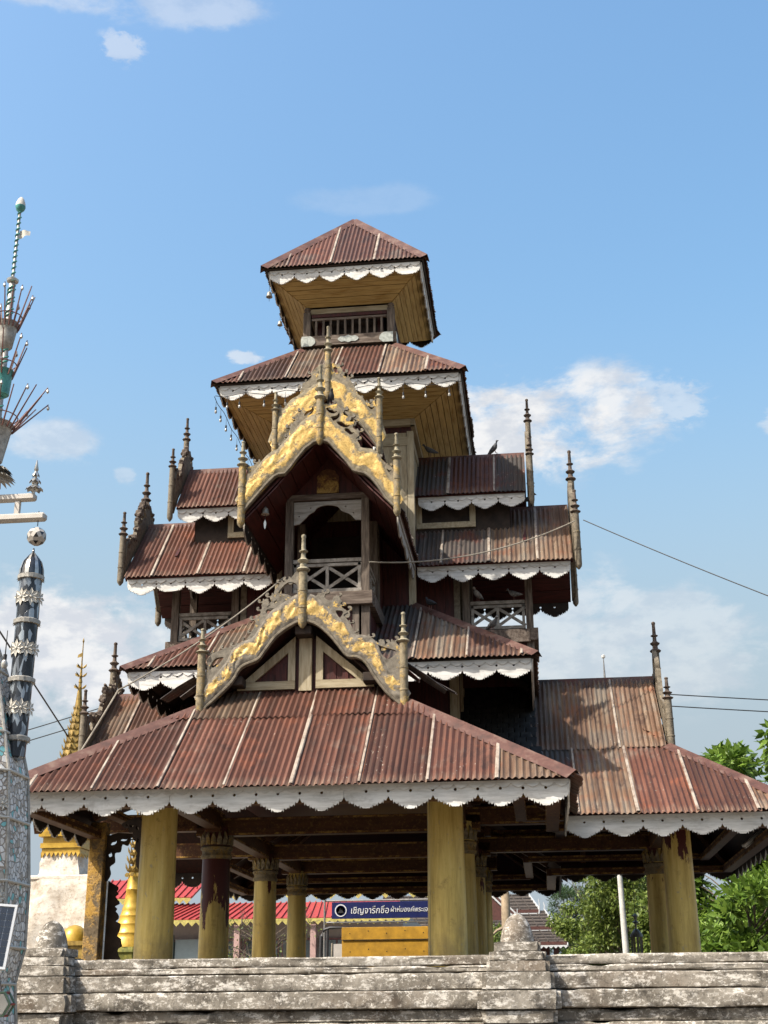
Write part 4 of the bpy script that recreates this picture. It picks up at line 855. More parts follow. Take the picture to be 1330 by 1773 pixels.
# ---- third roof and lantern tower
def square_roof(eave, ze, inner, zi, fas, zs_out, in_s, zs_in, planks, name, seed, val):
    for k in range(4):
        M = RZ[k]; top = [(inner, -inner, zi), (-inner, -inner, zi)] if inner > .05 else [(0, 0, zi)]
        pl = [(-eave, -eave, ze), (eave, -eave, ze)]+top
        r = link(name, MB().slab([(x, y, z-.02) for x, y, z in pl], .03).mesh('deck'), 'dark_wood', pav, M)
        tin_roof(r, pl, pl[0], pl[1], M, off=.5, seed=seed+k, over=.03, seams=.95)
        cap(r, (eave+.04, -eave-.04, ze-.03), (inner, -inner, zi), (-1, 0, 0), (0, 1, 0), .12 if inner > .05 else .14, M)
        valance(r, (-fas, -fas, ze-.04), (fas, -fas, ze-.04), (0, -1, 0), M, **val)
        n = planks
        for i in range(n):
            f0, f1 = i/n, (i+1)/n-.012; y0 = fas-.03+(in_s-fas+.03)*f0; y1 = fas-.03+(in_s-fas+.03)*f1
            z0 = zs_out+(zs_in-zs_out)*f0-(i % 2)*.004; z1 = zs_out+(zs_in-zs_out)*f1-(i % 2)*.004
            part('soffit_plank', MB().slab([(-y0+.004, -y0, z0+.02), (y0-.004, -y0, z0+.02), (y1-.004, -y1, z1+.02), (-y1+.004, -y1, z1+.02)], .02), 'ochre_wood', r, M)
square_roof(2.08, 11.54, .84, 12.70, 2.02, 11.36, 1.19, 11.10, 8, 'tower_roof', 121, dict(ht=.265, hb=.13, period=.46))
square_roof(1.43, 14.12, .001, 15.90, 1.36, 13.95, .76, 13.62, 7, 'lantern_roof', 131, dict(ht=.27, hb=.135, period=.42))
lant = part('lantern', MB().box(-.70, .70, -.70, .70, 12.6, 13.02), 'dark_wood', pav)
part('floor', MB().box(-.80, .80, -.80, .80, 12.66, 12.78), 'dark_wood', lant)
for k in range(4):
    M = RZ[k]
    part('beam', MB().box(-.84, .80, -.86, -.74, 12.80, 13.0), 'grey_beam', lant, M, bevel=.006)
    part('post', MB().box(.70, .83, -.83, -.70, 13.003, 13.50), 'grey_wood', lant, M)
    part('post_cap', MB().lathe([(.055, 0), (.07, .02), (.05, .04), (.045, .05), (.065, .075), (.05, .11), (.01, .13)], 10), 'grey_wood', lant, M @ T(.765, -.765, 13.503), True)
    part('rail', MB().box(-.68, .69, -.81, -.74, 13.40, 13.46), 'red_wood', lant, M)
    part('rail', MB().box(-.68, .69, -.80, -.75, 13.34, 13.385), 'grey_beam', lant, M)
    for i in range(10):
        x = -.60+i*.133; part('baluster', MB().box(x-.02, x+.02, -.795, -.76, 13.003, 13.338), 'grey_wood', lant, M)
    for i in range(4):
        z = 13.0+i*.155; part('board', MB().box(-.52, .52, -.565+.002*i, -.53, z, z+.148), 'dark_wood', lant, M)
    part('cove_board', MB().box(-.72, .72, -.76, -.70, 13.50, 13.60), 'cream_beam', lant, M)
    part('wall_post', MB().box(.50, .60, -.60, -.50, 13.0, 13.62), 'red_wood', lant, M)
    cl = [(-.19, .0), (-.13, .055), (-.06, .05), (0, .075), (.06, .05), (.13, .055), (.19, 0), (.13, -.055), (.06, -.05), (0, -.075), (-.06, -.05), (-.13, -.055)]
    link('tin_plaque', cached('plq', lambda: cut(spline(cl, 3, True), (), .012, 'plaque')), 'plate_metal', lant, M @ frame((0, -.868, 12.90), (1, 0, 0), (0, 0, 1), (0, -1, 0)))
    link('tin_plaque', cached('plq2', lambda: cut([(-.12, -.1), (.06, -.1)]+spline([(.06, -.1), (.12, -.05), (.13, 0), (.1, .06), (.04, .10)], 3)+[(-.12, .10)], (), .012, 'plaque')), 'plate_metal', lant, M @ frame((-.73, -.868, 12.89), (1, 0, 0), (0, 0, 1), (0, -1, 0)))
    link('tin_plaque', CACHE['plq2'], 'plate_metal', lant, M @ frame((.69, -.8685, 12.89), (-1, 0, 0), (0, 0, 1), (0, 1, 0)))

# ---- gilded corner post and fretwork at the left flank of the porch
cp = part('corner_post', MB().box(-.11, .11, -.11, .11, 0, 2.15), 'gilt_corner', pav, T(-3.14, -3.36, 1.95), bevel=.012)
fret = spline([(0, 0), (.5, 0), (.42, -.07), (.34, -.06), (.30, -.14), (.22, -.12), (.20, -.22), (.12, -.24), (.13, -.36), (.06, -.42), (.08, -.52), (.02, -.62), (0, -.5)], 3, True)
fh = [blob(.10, -.10, .1, .06, .4), blob(.24, -.06, .1, .04, 0), blob(.06, -.26, .06, .08, .8), blob(.37, -.035, .08, .03, .2)]
link('fretwork', cut(fret, fh, .03, 'fretwork'), 'dark_wood', cp, frame((-3.03, -3.36, 3.92), (1, 0, 0), (0, 0, 1), (0, -1, 0)))
link('fretwork', cut(fret, fh, .03, 'fretwork'), 'dark_wood', cp, frame((-2.06, -4.95, 3.92), (-.72, .69, 0), (0, 0, 1), (-.69, -.72, 0)))
rc = random.Random(4); carve = [(0, 0)]+[(max(.04, (.26-.17*(i/40))+rc.uniform(-.035, .05)), i*.033) for i in range(40)]+[(0, 1.36)]
link('carved_panel', cut(carve, (), .05, 'carved_panel'), 'dark_wood', cp, frame((-3.02, -3.2, 1.96), (1, 0, 0), (0, 0, 1), (0, -1, 0)))

# ------------------------------------------------------------------ mirror spire at the left edge
SX, SY = -1.38, -12.0
spire = thing('mosaic_spire', 'silver and turquoise mirror-mosaic spire with stick crowns at the left edge', 'spire', (SX, SY, 0))
prof = [(.70, 0.0), (.68, 1.2), (.60, 1.80), (.655, 2.05), (.645, 2.5), (.60, 2.95), (.56, 3.30), (.47, 3.6), (.31, 4.10), (.17, 4.4), (.035, 4.75), (.03, 5.7)]
part('body', MB().lathe([(r*.89, z) for r, z in prof], 8, rot=R(22.5)), 'mosaic', spire, T(SX, SY, 0))
prof = [(r*.89, z) for r, z in prof]
for (r, z) in prof[2:9]:
    pts = [(r*1.02*math.cos(R(22.5+45*i)), r*1.02*math.sin(R(22.5+45*i)), z) for i in range(9)]
    part('rib_band', MB().tube(pts, .011, 6), 'cloth_white', spire, T(SX, SY, 0), True)
for i in range(8):
    a = R(22.5+45*i); part('rib', MB().tube([(r*1.01*math.cos(a), r*1.01*math.sin(a), z) for r, z in prof[1:]], .013, 6), 'silver_dull', spire, T(SX, SY, 0), True)
def flower(n=8, r=.055):
    m = MB()
    for i in range(n):
        a = 2*math.pi*i/n; ca, sa = math.cos(a), math.sin(a); q = lambda u, v, h: (ca*u-sa*v, sa*u+ca*v, h)
        m.add([q(.006, 0, .004), q(r*.55, -r*.2, .010), q(r, 0, .005), q(r*.55, r*.2, .010), q(r*.55, 0, .002)], [(0, 1, 4), (1, 2, 4), (2, 3, 4), (3, 0, 4)])
    return m.lathe([(.012, .004), (.008, .014), (.001, .016)], 8)
fl_m = flower().mesh('flower'); fl_m2 = flower(6, .04).mesh('flower')
rr = random.Random(5)
for i in range(46):
    z = rr.uniform(1.95, 4.1); r = float(np.interp(z, [p[1] for p in prof], [p[0] for p in prof])); f = rr.choice((5, 6, 7, 6, 7)); a0 = R(45*f); t_ = rr.uniform(-.36, .36)*r
    d = Vector((math.cos(a0), math.sin(a0), 0)); tt = Vector((-d.y, d.x, 0)); slope = .12
    n_ = (d+Vector((0, 0, slope))).normalized(); ex = tt; ey = n_.cross(ex)
    link('flower', fl_m if i % 2 else fl_m2, None, spire, frame(Vector((SX, SY, z))+d*(r*math.cos(R(22.5))+.006)+tt*t_, ex, ey, n_)).data
    m_ = (fl_m if i % 2 else fl_m2)
    if not m_.materials: m_.materials.append(MATS['cloth_white' if i % 2 else 'silver'])
part('mast', MB().lathe([(.03, 5.6), (.028, 7.6), (.013, 7.62), (.012, 8.36)], 10), 'silver_dull', spire, T(SX, SY, 0), True)
def spiral(r, z0, z1, turns, mat, ph=0):
    part('spiral_ribbon', MB().tube([(r*math.cos(ph+turns*2*math.pi*i/160), r*math.sin(ph+turns*2*math.pi*i/160), z0+(z1-z0)*i/160) for i in range(161)], .008, 5), mat, spire, T(SX, SY, 0), True)
spiral(.014, 7.66, 8.34, 12, 'teal'); spiral(.030, 6.3, 7.58, 11, 'teal'); spiral(.030, 6.3, 7.58, 11, 'teal', 2.1)
part('bud', MB().lathe([(.008, 8.33), (.035, 8.36), (.046, 8.39), (.046, 8.40)], 10), 'teal', spire, T(SX, SY, 0), True)
part('bud', MB().lathe([(.046, 8.40), (.042, 8.43), (.028, 8.47), (.01, 8.495), (.002, 8.50)], 10), 'cloth_white', spire, T(SX, SY, 0), True)
flag = MB(); fv = []; ff = []
for i in range(9):
    for j in range(5):
        x = .013+.0125*i; fv.append((x, .012*math.sin(i*.9+j*.3), 8.06+.022*j*(1-.5*i/8)+.004*i))
for i in range(8):
    for j in range(4): ff.append((i*5+j, (i+1)*5+j, (i+1)*5+j+1, i*5+j+1))
part('flag', flag.add(fv, ff), 'cloth_white', spire, T(SX, SY, 0), True)
part('collar', MB().lathe([(.012, 7.60), (.05, 7.62), (.055, 7.64), (.03, 7.66), (.012, 7.68)], 10), 'silver', spire, T(SX, SY, 0), True)
for (z0, z1, r0, r1, n, L, spread, mat) in ((6.97, 7.20, .055, .09, 16, .34, .38, 'silver_dull'), (6.52, 6.74, .07, .085, 9, .34, .42, 'teal'), (5.90, 6.24, .07, .13, 20, .42, .72, 'silver_dull')):
    bk = part('basket', MB().lathe([(r0*.4, z0-.03), (r0, z0), (r0+(r1-r0)*.5, (z0+z1)/2), (r1, z1), (r1*1.06, z1+.008), (r1*.95, z1+.012), (r1*.5, z1)], 12), mat, spire, T(SX, SY, 0), True)
    part('hoop', MB().tube([(r1*1.25*math.cos(2*math.pi*i/20), r1*1.25*math.sin(2*math.pi*i/20), z1+.07) for i in range(21)], .005, 5), 'stick', bk, T(SX, SY, 0))
    for i in range(n):
        a = 2*math.pi*i/n+.1; l = L*rr.uniform(.75, 1.05); s = spread*rr.uniform(.75, 1.1); ca, sa = math.cos(a), math.sin(a)
        e = (ca*(r1+l*math.sin(s)), sa*(r1+l*math.sin(s)), z1+l*math.cos(s)); st_ = part('stick', MB().tube([(ca*r1, sa*r1, z1-.05), e], .008, 5, .005), 'stick', bk, T(SX, SY, 0))
        if i % 2 == 0: part('tassel', MB().lathe([(.002, 0), (.012, -.015), (.014, -.03), (.004, -.045)], 6, (e[0], e[1], e[2]-.01)), 'silver', bk, T(SX, SY, 0))
for tier, (z, r) in enumerate(((5.86, .17), (5.80, .20))):
    m = MB()
    for i in range(22):
        a = 2*math.pi*(i+.5*tier)/22; ca, sa = math.cos(a), math.sin(a); q = lambda u, v, h: (ca*u-sa*v, sa*u+ca*v, h)
        m.add([q(.04, -.012, z), q(.04, .012, z), q(r*.7, .022, z-.02), q(r, 0, z-.07), q(r*.7, -.022, z-.02)], [(0, 1, 2, 3, 4)])
    part('feather_ruff', m, 'silver', spire, T(SX, SY, 0))
part('crossbeam', MB().box(-.62, .40, -.035, .035, 5.535, 5.595), 'alu_beam', spire, T(SX, SY, 0), bevel=.014)
part('crossbeam', MB().box(-.75, .50, -.04, .04, 5.355, 5.42), 'alu_beam', spire, T(SX, SY, 0), bevel=.016)
part('strut', MB().box(.23, .27, -.02, .02, 5.422, 5.533), 'alu_beam', spire, T(SX, SY, 0)); part('strut', MB().box(-.27, -.23, -.02, .02, 5.422, 5.533), 'alu_beam', spire, T(SX, SY, 0))
def petal_ring(m, r, z, n, drop, w):
    for i in range(n):
        a = 2*math.pi*i/n; ca, sa = math.cos(a), math.sin(a); q = lambda u, v, h: (ca*u-sa*v, sa*u+ca*v, h)
        m.add([q(r*.5, -w*.6, z+drop*.7), q(r*.5, w*.6, z+drop*.7), q(r*.95, w, z), q(r*1.15, 0, z-drop*.5), q(r*.95, -w, z)], [(0, 1, 2, 3, 4)])
sf = thing('tin_flower_finial', 'small silver tin finial of three petal tiers standing on the spire crossbeam', 'finial', (-1.0, SY, 5.6))
part('stem', MB().lathe([(.008, 0), (.008, .16), (.022, .18), (.012, .20), (.02, .215), (.004, .30)], 8), 'silver', sf, T(-1.0, SY, 5.596), True)
for z, r, n in ((.045, .065, 9), (.11, .045, 8), (.165, .03, 7)):
    m = MB(); petal_ring(m, r, z, n, .035, r*.35); m.lathe([(r*.2, z+.03), (r*.55, z+.015), (r*.5, z-.01), (r*.1, z-.012)], 10); part('petal_tier', m, 'silver', sf, T(-1.0, SY, 5.596))
# hanging mirror ball and tube
ball = thing('mirror_ball', 'faceted black and silver ball hanging from a crossbeam', 'ornament', (-.945, SY, 5.22))
b = bmesh.new(); bmesh.ops.create_icosphere(b, subdivisions=1, radius=.094); bmesh.ops.dissolve_limit(b, angle_limit=.01, verts=b.verts[:], edges=b.edges[:])
res = bmesh.ops.bevel(b, geom=b.edges[:], offset=.016, segments=1, affect='EDGES')
me = bpy.data.meshes.new('ball'); b.to_mesh(me); b.free(); me.materials.append(MATS['black_mirror']); me.materials.append(MATS['alu_beam'])
for p in me.polygons: p.material_index = 0 if len(p.vertices) == 3 else 1
link('shell', me, None, ball, T(-.945, SY, 5.22)); part('hook', MB().tube([(0, 0, .09), (0, 0, .14), (.0, 0, .22)], .004, 5), 'cable', ball, T(-.945, SY, 5.22))
tube = thing('mirror_tube', 'hanging black mirror-mosaic tube with silver bands and snowflake flowers', 'ornament', (-.96, SY, 3.3))
t = NT('tube_mosaic'); v = t.co('Object', (26, 26, 9), rand=False); vo = t.n('ShaderNodeTexVoronoi'); t.l(v, vo.inputs['Vector']); vo.inputs['Scale'].default_value = 1.3
sx_ = t.n('ShaderNodeSeparateColor'); t.l(vo.outputs['Color'], sx_.inputs[0]); c = t.ramp(sx_.outputs[0], [(0, (.012, .013, .016)), (.45, (.03, .034, .042)), (.7, (.09, .10, .12)), (.9, (.30, .34, .38))]); t.bump(sx_.outputs[1], .6, .01); t.done(c, .25, .4, .6)
TX = -.96
part('tube_body', MB().lathe([(.03, 3.40), (.080, 3.43), (.083, 3.6), (.085, 4.0), (.088, 4.5), (.088, 4.86)], 20), 'tube_mosaic', tube, T(TX, SY, 0), True)
dome = MB().lathe([(.098, 4.88), (.095, 4.93), (.075, 5.0), (.04, 5.05), (.012, 5.08), (.006, 5.12)], 16); part('dome', dome, 'black_mirror', tube, T(TX, SY, 0), True)
for i in range(8):
    a = 2*math.pi*i/8; pr_ = [(.1, 4.885), (.097, 4.93), (.077, 5.0), (.042, 5.052), (.014, 5.082)]; m = MB(); vs_ = []
    for r_, z_ in pr_:
        for da in (-.16, .16): vs_.append((r_*1.02*math.cos(a+da), r_*1.02*math.sin(a+da), z_))
    part('dome_strip', m.add(vs_, [(2*j, 2*j+1, 2*j+3, 2*j+2) for j in range(4)]), 'silver', tube, T(TX, SY, 0))
for bi, z in enumerate((4.87, 4.50, 4.03, 3.57)):
    m = MB().lathe([(.086, z-.025), (.104, z-.02), (.106, z+.01), (.09, z+.02)], 18); petal_ring(m, .10, z-.015, 18, .025, .016); part('band', m, 'silver_dull', tube, T(TX, SY, 0))
for z in (4.69, 4.27, 3.80):
    for ang in (-110, -60, -165, -10):
        d = Vector((math.cos(R(ang)), math.sin(R(ang)), 0)); link('snowflake', cached('sf', lambda: flower(8, .075).mesh('snowflake')), 'cloth_white', tube, frame(Vector((TX, SY, z))+d*.088, Vector((-d.y, d.x, 0)), (0, 0, 1), d))
bl = thing('bulb_on_wire', 'clear light bulb hanging at the left edge above the mosaic spire', 'light bulb', (-.985, -12.3, 4.12))
BULB = [(.002, -.05), (.018, -.045), (.026, -.025), (.024, -.005), (.013, .018), (.012, .02)]
part('glass', MB().lathe(BULB, 12), 'bulb_glass', bl, T(-.985, -12.3, 4.10), True); part('socket', MB().lathe([(.014, .02), (.015, .06), (.005, .065), (.003, .25)], 10), 'cable', bl, T(-.985, -12.3, 4.10), True)
# solar panel and lantern frame near the camera
sp = thing('solar_panel', 'small white-framed solar panel leaning at the lower left edge', 'solar panel', (-.80, -12.75, 1.6))
Fp = frame((-.96, -12.76, 1.90), Vector((.97, 0, -.24)).normalized(), Vector((-.21, .25, .94)).normalized(), Vector((.97, 0, -.24)).normalized().cross(Vector((-.21, .25, .94)).normalized()))
part('backing', MB().box(0, .36, 0, .44, -.02, -.002), 'solar_frame', sp, Fp)
for (x0, x1, y0, y1) in ((0, .36, 0, .016), (0, .36, .424, .44), (0, .016, .0165, .4235), (.344, .36, .0165, .4235)): part('frame_bar', MB().box(x0, x1, y0, y1, -.0015, .012), 'solar_frame', sp, Fp)
for i in range(7):
    for j in range(9): part('cell', MB().box(.021+i*.046, .063+i*.046, .021+j*.0447, .062+j*.0447, -.001, .003), 'solar_cell', sp, Fp)
part('stand', MB().tube([(.18, .05, -.02), (.25, -.3, -.1)], .012, 6).tube([(.18, .35, -.02), (.25, -.3, -.1)], .012, 6), 'steel', sp, Fp)
ln = thing('frame_lantern', 'green wire-frame lantern with red corners at the bottom left corner', 'lantern', (-.72, -12.5, 1.55))
hx = [(.085*math.cos(R(60*i)), 0, .085*math.sin(R(60*i))) for i in range(7)]
part('frame_ring', MB().tube(hx, .009, 5), 'green_paint', ln, T(-.71, -12.5, 1.66)); part('frame_ring', MB().tube([(x, .08, z) for x, y, z in hx], .009, 5), 'green_paint', ln, T(-.71, -12.5, 1.66))
for i in range(6): part('strut', MB().tube([hx[i], (hx[i][0], .08, hx[i][2])], .008, 5), 'red_paint', ln, T(-.71, -12.5, 1.66))
for i in range(3): part('spoke', MB().tube([hx[i], hx[i+3]], .006, 5), 'green_paint', ln, T(-.71, -12.5, 1.66))
part('paper', MB().lathe([(.075, -.01), (.075, .07)], 6), 'cloth_white', ln, T(-.71, -12.5, 1.66) @ Matrix.Rotation(R(-90), 4, 'X'))
part('hanger', MB().tube([(0, .04, .085), (-.1, .1, .35), (-.3, .25, .5)], .005, 5), 'cable', ln, T(-.71, -12.5, 1.66))

# ------------------------------------------------------------------ stupas on the left
def spikes(m, r, z, n, h, out=.4):
    for i in range(n):
        a = 2*math.pi*i/n; ca, sa = math.cos(a), math.sin(a); q = lambda u, v, hh: (ca*u-sa*v, sa*u+ca*v, hh); w = r*math.pi/n*.9
        m.add([q(r, -w, z), q(r, w, z), q(r+h*out, 0, z+h), q(r-.01, 0, z+h*.3), q(r+h*out*.9, 0, z+h*.35)], [(0, 1, 4), (0, 4, 2), (4, 1, 2), (1, 3, 2), (3, 0, 2)])
s1 = thing('white_stupa', 'whitewashed square stupa with gold petal cornice and tall gilded spire behind the porch', 'stupa', (-9.85, 14, 1.95))
P1 = T(-9.85, 14, 0)
def lump(w0, w1, z0, z1, seed, n=10):
    m = MB(); vs = []; fs = []; ring = []
    for j in range(n+1):
        z = z0+(z1-z0)*j/n; w = w0+(w1-w0)*j/n; row = []
        for s_ in range(4):
            for i in range(8):
                t_ = -1+2*i/8; x, y = [(t_, -1), (1, t_), (-t_, 1), (-1, -t_)][s_]; nn = noise.noise(Vector((x*1.7+seed, y*1.7, z*1.4)))*.16+noise.noise(Vector((x*5+seed, y*5, z*4)))*.09
                row.append((x*w*(1+nn), y*w*(1+nn), z))
        vs += row
    for j in range(n):
        for i in range(32): fs.append((j*32+i, j*32+(i+1) % 32, (j+1)*32+(i+1) % 32, (j+1)*32+i))
    fs.append(tuple(n*32+i for i in range(32))); return m.add(vs, fs)
part('base', lump(1.25, .98, 1.95, 4.92, 3, 18), 'limewash', s1, P1, True); part('plinth', lump(.60, .50, 5.0, 5.66, 8), 'limewash', s1, P1, True)
part('ledge', MB().box(-.98, .98, -.98, .98, 4.90, 5.02), 'limewash', s1, P1, bevel=.03)
cn = MB()
for (w, z0, z1) in ((.53, 5.66, 5.76), (.57, 5.77, 5.90), (.52, 5.91, 6.06), (.62, 6.07, 6.2), (.52, 6.21, 6.4)): cn.box(-w, w, -w, w, z0, z1)
part('cornice', cn, 'gold_new', s1, P1)
for s_ in range(4):
    for i in range(9):
        x = -.49+i*.1225; m = MB().slab([(x-.06, -.545, 5.66), (x, -.56, 5.52+.03*(i % 2)), (x+.06, -.545, 5.66)], .03); part('petal', m, 'gold_new', s1, P1 @ RZ[s_])
part('bell', MB().lathe([(.5, 6.4), (.52, 6.6), (.5, 6.7), (.5, 7.0), (.47, 7.3), (.44, 7.5), (.47, 7.55), (.40, 7.7)], 24), 'gold_new', s1, P1, True)
hti = MB(); z = 7.7; r = .40
hti.lathe([(.44, 7.7), (.38, 8.2), (.26, 8.8), (.17, 9.3), (.10, 9.8), (.05, 10.3), (.02, 11.0), (.014, 11.6), (.03, 11.66), (.005, 11.75)], 12)
for i in range(11): spikes(hti, .48-.038*i, 7.72+.19*i, 12, .20-.006*i, .35); hti.lathe([(.46-.037*i, 7.68+.19*i), (.50-.039*i, 7.72+.19*i), (.45-.037*i, 7.77+.19*i)], 12)
for zz, rr_ in ((10.25, .07), (10.6, .06), (10.85, .04)): spikes(hti, rr_, zz, 6, .13, .9)
hti.lathe([(.01, 10.40), (.06, 10.44), (.05, 10.5), (.01, 10.56)], 8)
part('spire', hti, 'gold_old', s1, P1)
part('vane', MB().slab([(0, 0, 11.2), (-.14, 0, 11.17), (-.12, 0, 11.26), (0, 0, 11.32)], .012), 'gold_old', s1, P1)
s2 = thing('golden_stupa', 'slender golden bell stupa on a mossy base between the porch post and column', 'stupa', (-7.32, 12, 1.95)); P2 = T(-7.32, 12, 0)
part('base', MB().lathe([(.66, 1.95), (.64, 2.7), (.56, 2.72), (.58, 2.95), (.62, 3.0), (.55, 3.12)], 8, rot=R(22.5)), 'mossy', s2, P2)
part('bell', MB().lathe([(.53, 3.12), (.52, 3.2), (.46, 3.34), (.43, 3.42), (.445, 3.46), (.42, 3.5), (.36, 3.64), (.37, 3.68), (.345, 3.72), (.30, 3.84), (.31, 3.88), (.28, 3.92), (.25, 4.02), (.255, 4.06), (.23, 4.1), (.20, 4.3), (.18, 4.48), (.20, 4.52), (.17, 4.56), (.15, 4.85), (.13, 5.0)], 20), 'gold_new', s2, P2, True)
h2 = MB()
for i in range(6): spikes(h2, .19-.022*i, 5.0+.2*i, 10, .17, .35); h2.lathe([(.18-.02*i, 4.96+.2*i), (.21-.024*i, 5.0+.2*i), (.16-.02*i, 5.04+.2*i), (.08, 5.1+.2*i)], 10)
h2.lathe([(.08, 5.0), (.03, 6.2), (.01, 6.8)], 8); part('crown', h2, 'gold_old', s2, P2)
for i in range(8): part('medallion', MB().lathe([(.001, -.01), (.05, -.008), (.05, .008), (.001, .01)], 10), 'gold_old', s2, P2 @ T(.2*math.cos(i*.785), .2*math.sin(i*.785), 4.88) @ Matrix.Rotation(R(90), 4, 'X'))
sg = thing('small_gold_shrine', 'small gilded shrine partly hidden behind the square corner post', 'shrine', (-5.9, 3.0, 1.95)); P3 = T(-5.70, 3.2, 0)
part('base', MB().box(-.28, .28, -.28, .28, 1.95, 2.75).box(-.32, .32, -.32, .32, 2.76, 2.84), 'gold_old', sg, P3); part('dome', MB().lathe([(.26, 2.84), (.25, 2.95), (.20, 3.05), (.1, 3.12), (.02, 3.14)], 16), 'gold_new', sg, P3, True)

# ------------------------------------------------------------------ hall with red roof
hall = thing('red_roofed_hall', 'low hall with red metal roof, gold fringe and glass walls seen through the columns', 'hall', (-6.5, 24, 1.95))
part('wall', MB().box(-10.2, -1.6, 23.2, 30, 1.95, 4.6), 'hall_white', hall)
def ribbed(poly, ea, eb, pitch, name, mat, owner):
    P = [Vector(p) for p in poly]; es = (Vector(eb)-Vector(ea)).normalized(); n = (P[1]-P[0]).cross(P[2]-P[0]).normalized(); n = n if n.z > 0 else -n; m = MB(); m.slab(poly, .04)
    L = (P[1]-P[0]).length; k = int(L/pitch)
    for i in range(k+1):
        f = i/k; m.beam(P[0].lerp(P[1], f)+n*.02, P[3].lerp(P[2], f)+n*.02, .035, .05, n)
    return part(name, m, mat, owner)
ribbed([(-10.6, 22.0, 4.42), (-1.2, 22.0, 4.42), (-1.8, 23.6, 5.02), (-9.7, 23.6, 5.02)], (-10.6, 22, 4.4), (-1.2, 22, 4.4), .23, 'lower_roof', 'hall_red', hall)
ribbed([(-12.0, 23.3, 5.22), (-8.75, 23.3, 5.22), (-8.55, 24.8, 5.95), (-12.0, 24.8, 5.95)], (-12, 23.3, 5.2), (-8.7, 23.3, 5.2), .25, 'upper_roof', 'hall_red', hall)
part('roof_horn', MB().tube([(-8.60, 23.35, 5.50), (-8.55, 23.3, 5.62), (-8.60, 23.25, 5.78)], .03, 6, .008), 'hall_red', hall)
def fringe(L, n, h):
    pts = [(0, 0), (L, 0)]; P = L/n
    for i in range(n-1, -1, -1): pts += [(i*P+P, -h*.35), (i*P+P*.8, -h*.6), (i*P+P*.5, -h), (i*P+P*.2, -h*.6)]
    pts.append((0, -h*.35)); return cut(pts, (), .03, 'fringe')
link('fringe', fringe(9.3, 36, .2), 'hall_gold', hall, frame((-10.55, 21.97, 4.40), (1, 0, 0), (0, 0, 1), (0, -1, 0)))
link('fringe', fringe(3.2, 13, .2), 'hall_gold', hall, frame((-11.98, 23.27, 5.2), (1, 0, 0), (0, 0, 1), (0, -1, 0)))
link('fringe', fringe(9.3, 20, .3), 'hall_gold', hall, frame((-8.5, 23.7, 5.42), (1, 0, 0), (0, 0, 1), (0, -1, 0)))
for x in np.arange(-9.4, -1.6, 1.25):
    w_ = part('window', MB().box(x+.05, x+1.2, 23.10, 23.19, 2.05, 3.85), 'hall_frame', hall)
    for j in range(2): part('pane', MB().box(x+.10+j*.56, x+.10+j*.56+.50, 23.06, 23.11, 2.1, 3.78), 'window_glass', w_)
    part('sill', MB().box(x, x+1.25, 23.02, 23.19, 1.96, 2.04), 'hall_white', w_)
for x in (-9.75, -6.9, -4.4): part('pillar', MB().box(x-.09, x+.09, 22.1, 22.3, 1.95, 4.36), 'hall_pink' if x > -9 else 'hall_green', hall)
part('door_leaf', MB().box(-9.45, -9.2, 22.9, 23.0, 1.95, 4.0), 'hall_green', hall); part('curtain', MB().box(-9.15, -8.0, 22.95, 23.0, 1.95, 3.85), 'curtain', hall)

# ------------------------------------------------------------------ sign, yellow board, poles
sign = thing('blue_thai_sign', 'long dark blue signboard with white Thai lettering and round emblem on a pipe frame', 'sign', (-.5, 9, 1.95))
SG = T(0, 9, 0)
part('board', MB().box(-1.76, 1.30, 0, .03, 3.545, 3.905), 'sign_blue', sign, SG, bevel=.004)
part('frame_pipe', MB().tube([(-1.93, .04, 1.95), (-1.93, .04, 4.02)], .022, 8), 'steel', sign, SG, True); part('frame_pipe', MB().tube([(1.4, .04, 1.95), (1.4, .04, 4.02)], .022, 8), 'steel', sign, SG, True)
part('frame_pipe', MB().tube([(-1.93, .06, 3.94), (1.4, .06, 3.94)], .02, 8), 'steel', sign, SG, True); part('frame_pipe', MB().tube([(-1.93, .06, 3.47), (1.4, .06, 3.47)], .02, 8), 'steel', sign, SG, True)
def text(body, x, z, width, shear, name):
    c = bpy.data.curves.new(name, 'FONT'); c.body = body; c.size = 1; c.shear = shear; c.extrude = .004; c.resolution_u = 3
    o = bpy.data.objects.new(name, c); me = bpy.data.meshes.new_from_object(o); bpy.data.objects.remove(o); bpy.data.curves.remove(c)
    xs = [v.co.x for v in me.vertices]; s_ = width/(max(xs)-min(xs)); x0 = min(xs)
    for v in me.vertices: v.co.x = (v.co.x-x0)*s_; v.co.y *= s_*1.1
    return link(name, me, 'sign_white', sign, SG @ frame((x, -.006, z), (1, 0, 0), (0, 0, 1), (0, -1, 0)))
text('เชิญจารึกชื่อ', -1.32, 3.655, .86, .12, 'lettering'); text('ผ้าห่มองค์พระเจดีย์ ธาตุ', -.42, 3.68, 1.25, .12, 'lettering')
em = part('emblem', MB().lathe([(.135, 0), (.135, .008), (.001, .008)], 28), 'sign_white', sign, SG @ T(-1.555, -.0, 3.725) @ Matrix.Rotation(R(90), 4, 'X'))
part('emblem_ring', MB().lathe([(.108, .008), (.112, .011), (.100, .011), (.104, .008)], 28), 'sign_blue', em, SG @ T(-1.555, -.0, 3.725) @ Matrix.Rotation(R(90), 4, 'X'))
link('emblem_mark', cut([(-.07, -.05), (.07, -.05), (.05, -.01), (.035, .01), (.03, .05), (.02, .01), (.0, .0), (-.01, .065), (-.03, .0), (-.05, -.02)], (), .004, 'mark'), 'dark_steel', em, SG @ frame((-1.555, -.012, 3.72), (1, 0, 0), (0, 0, 1), (0, -1, 0)))
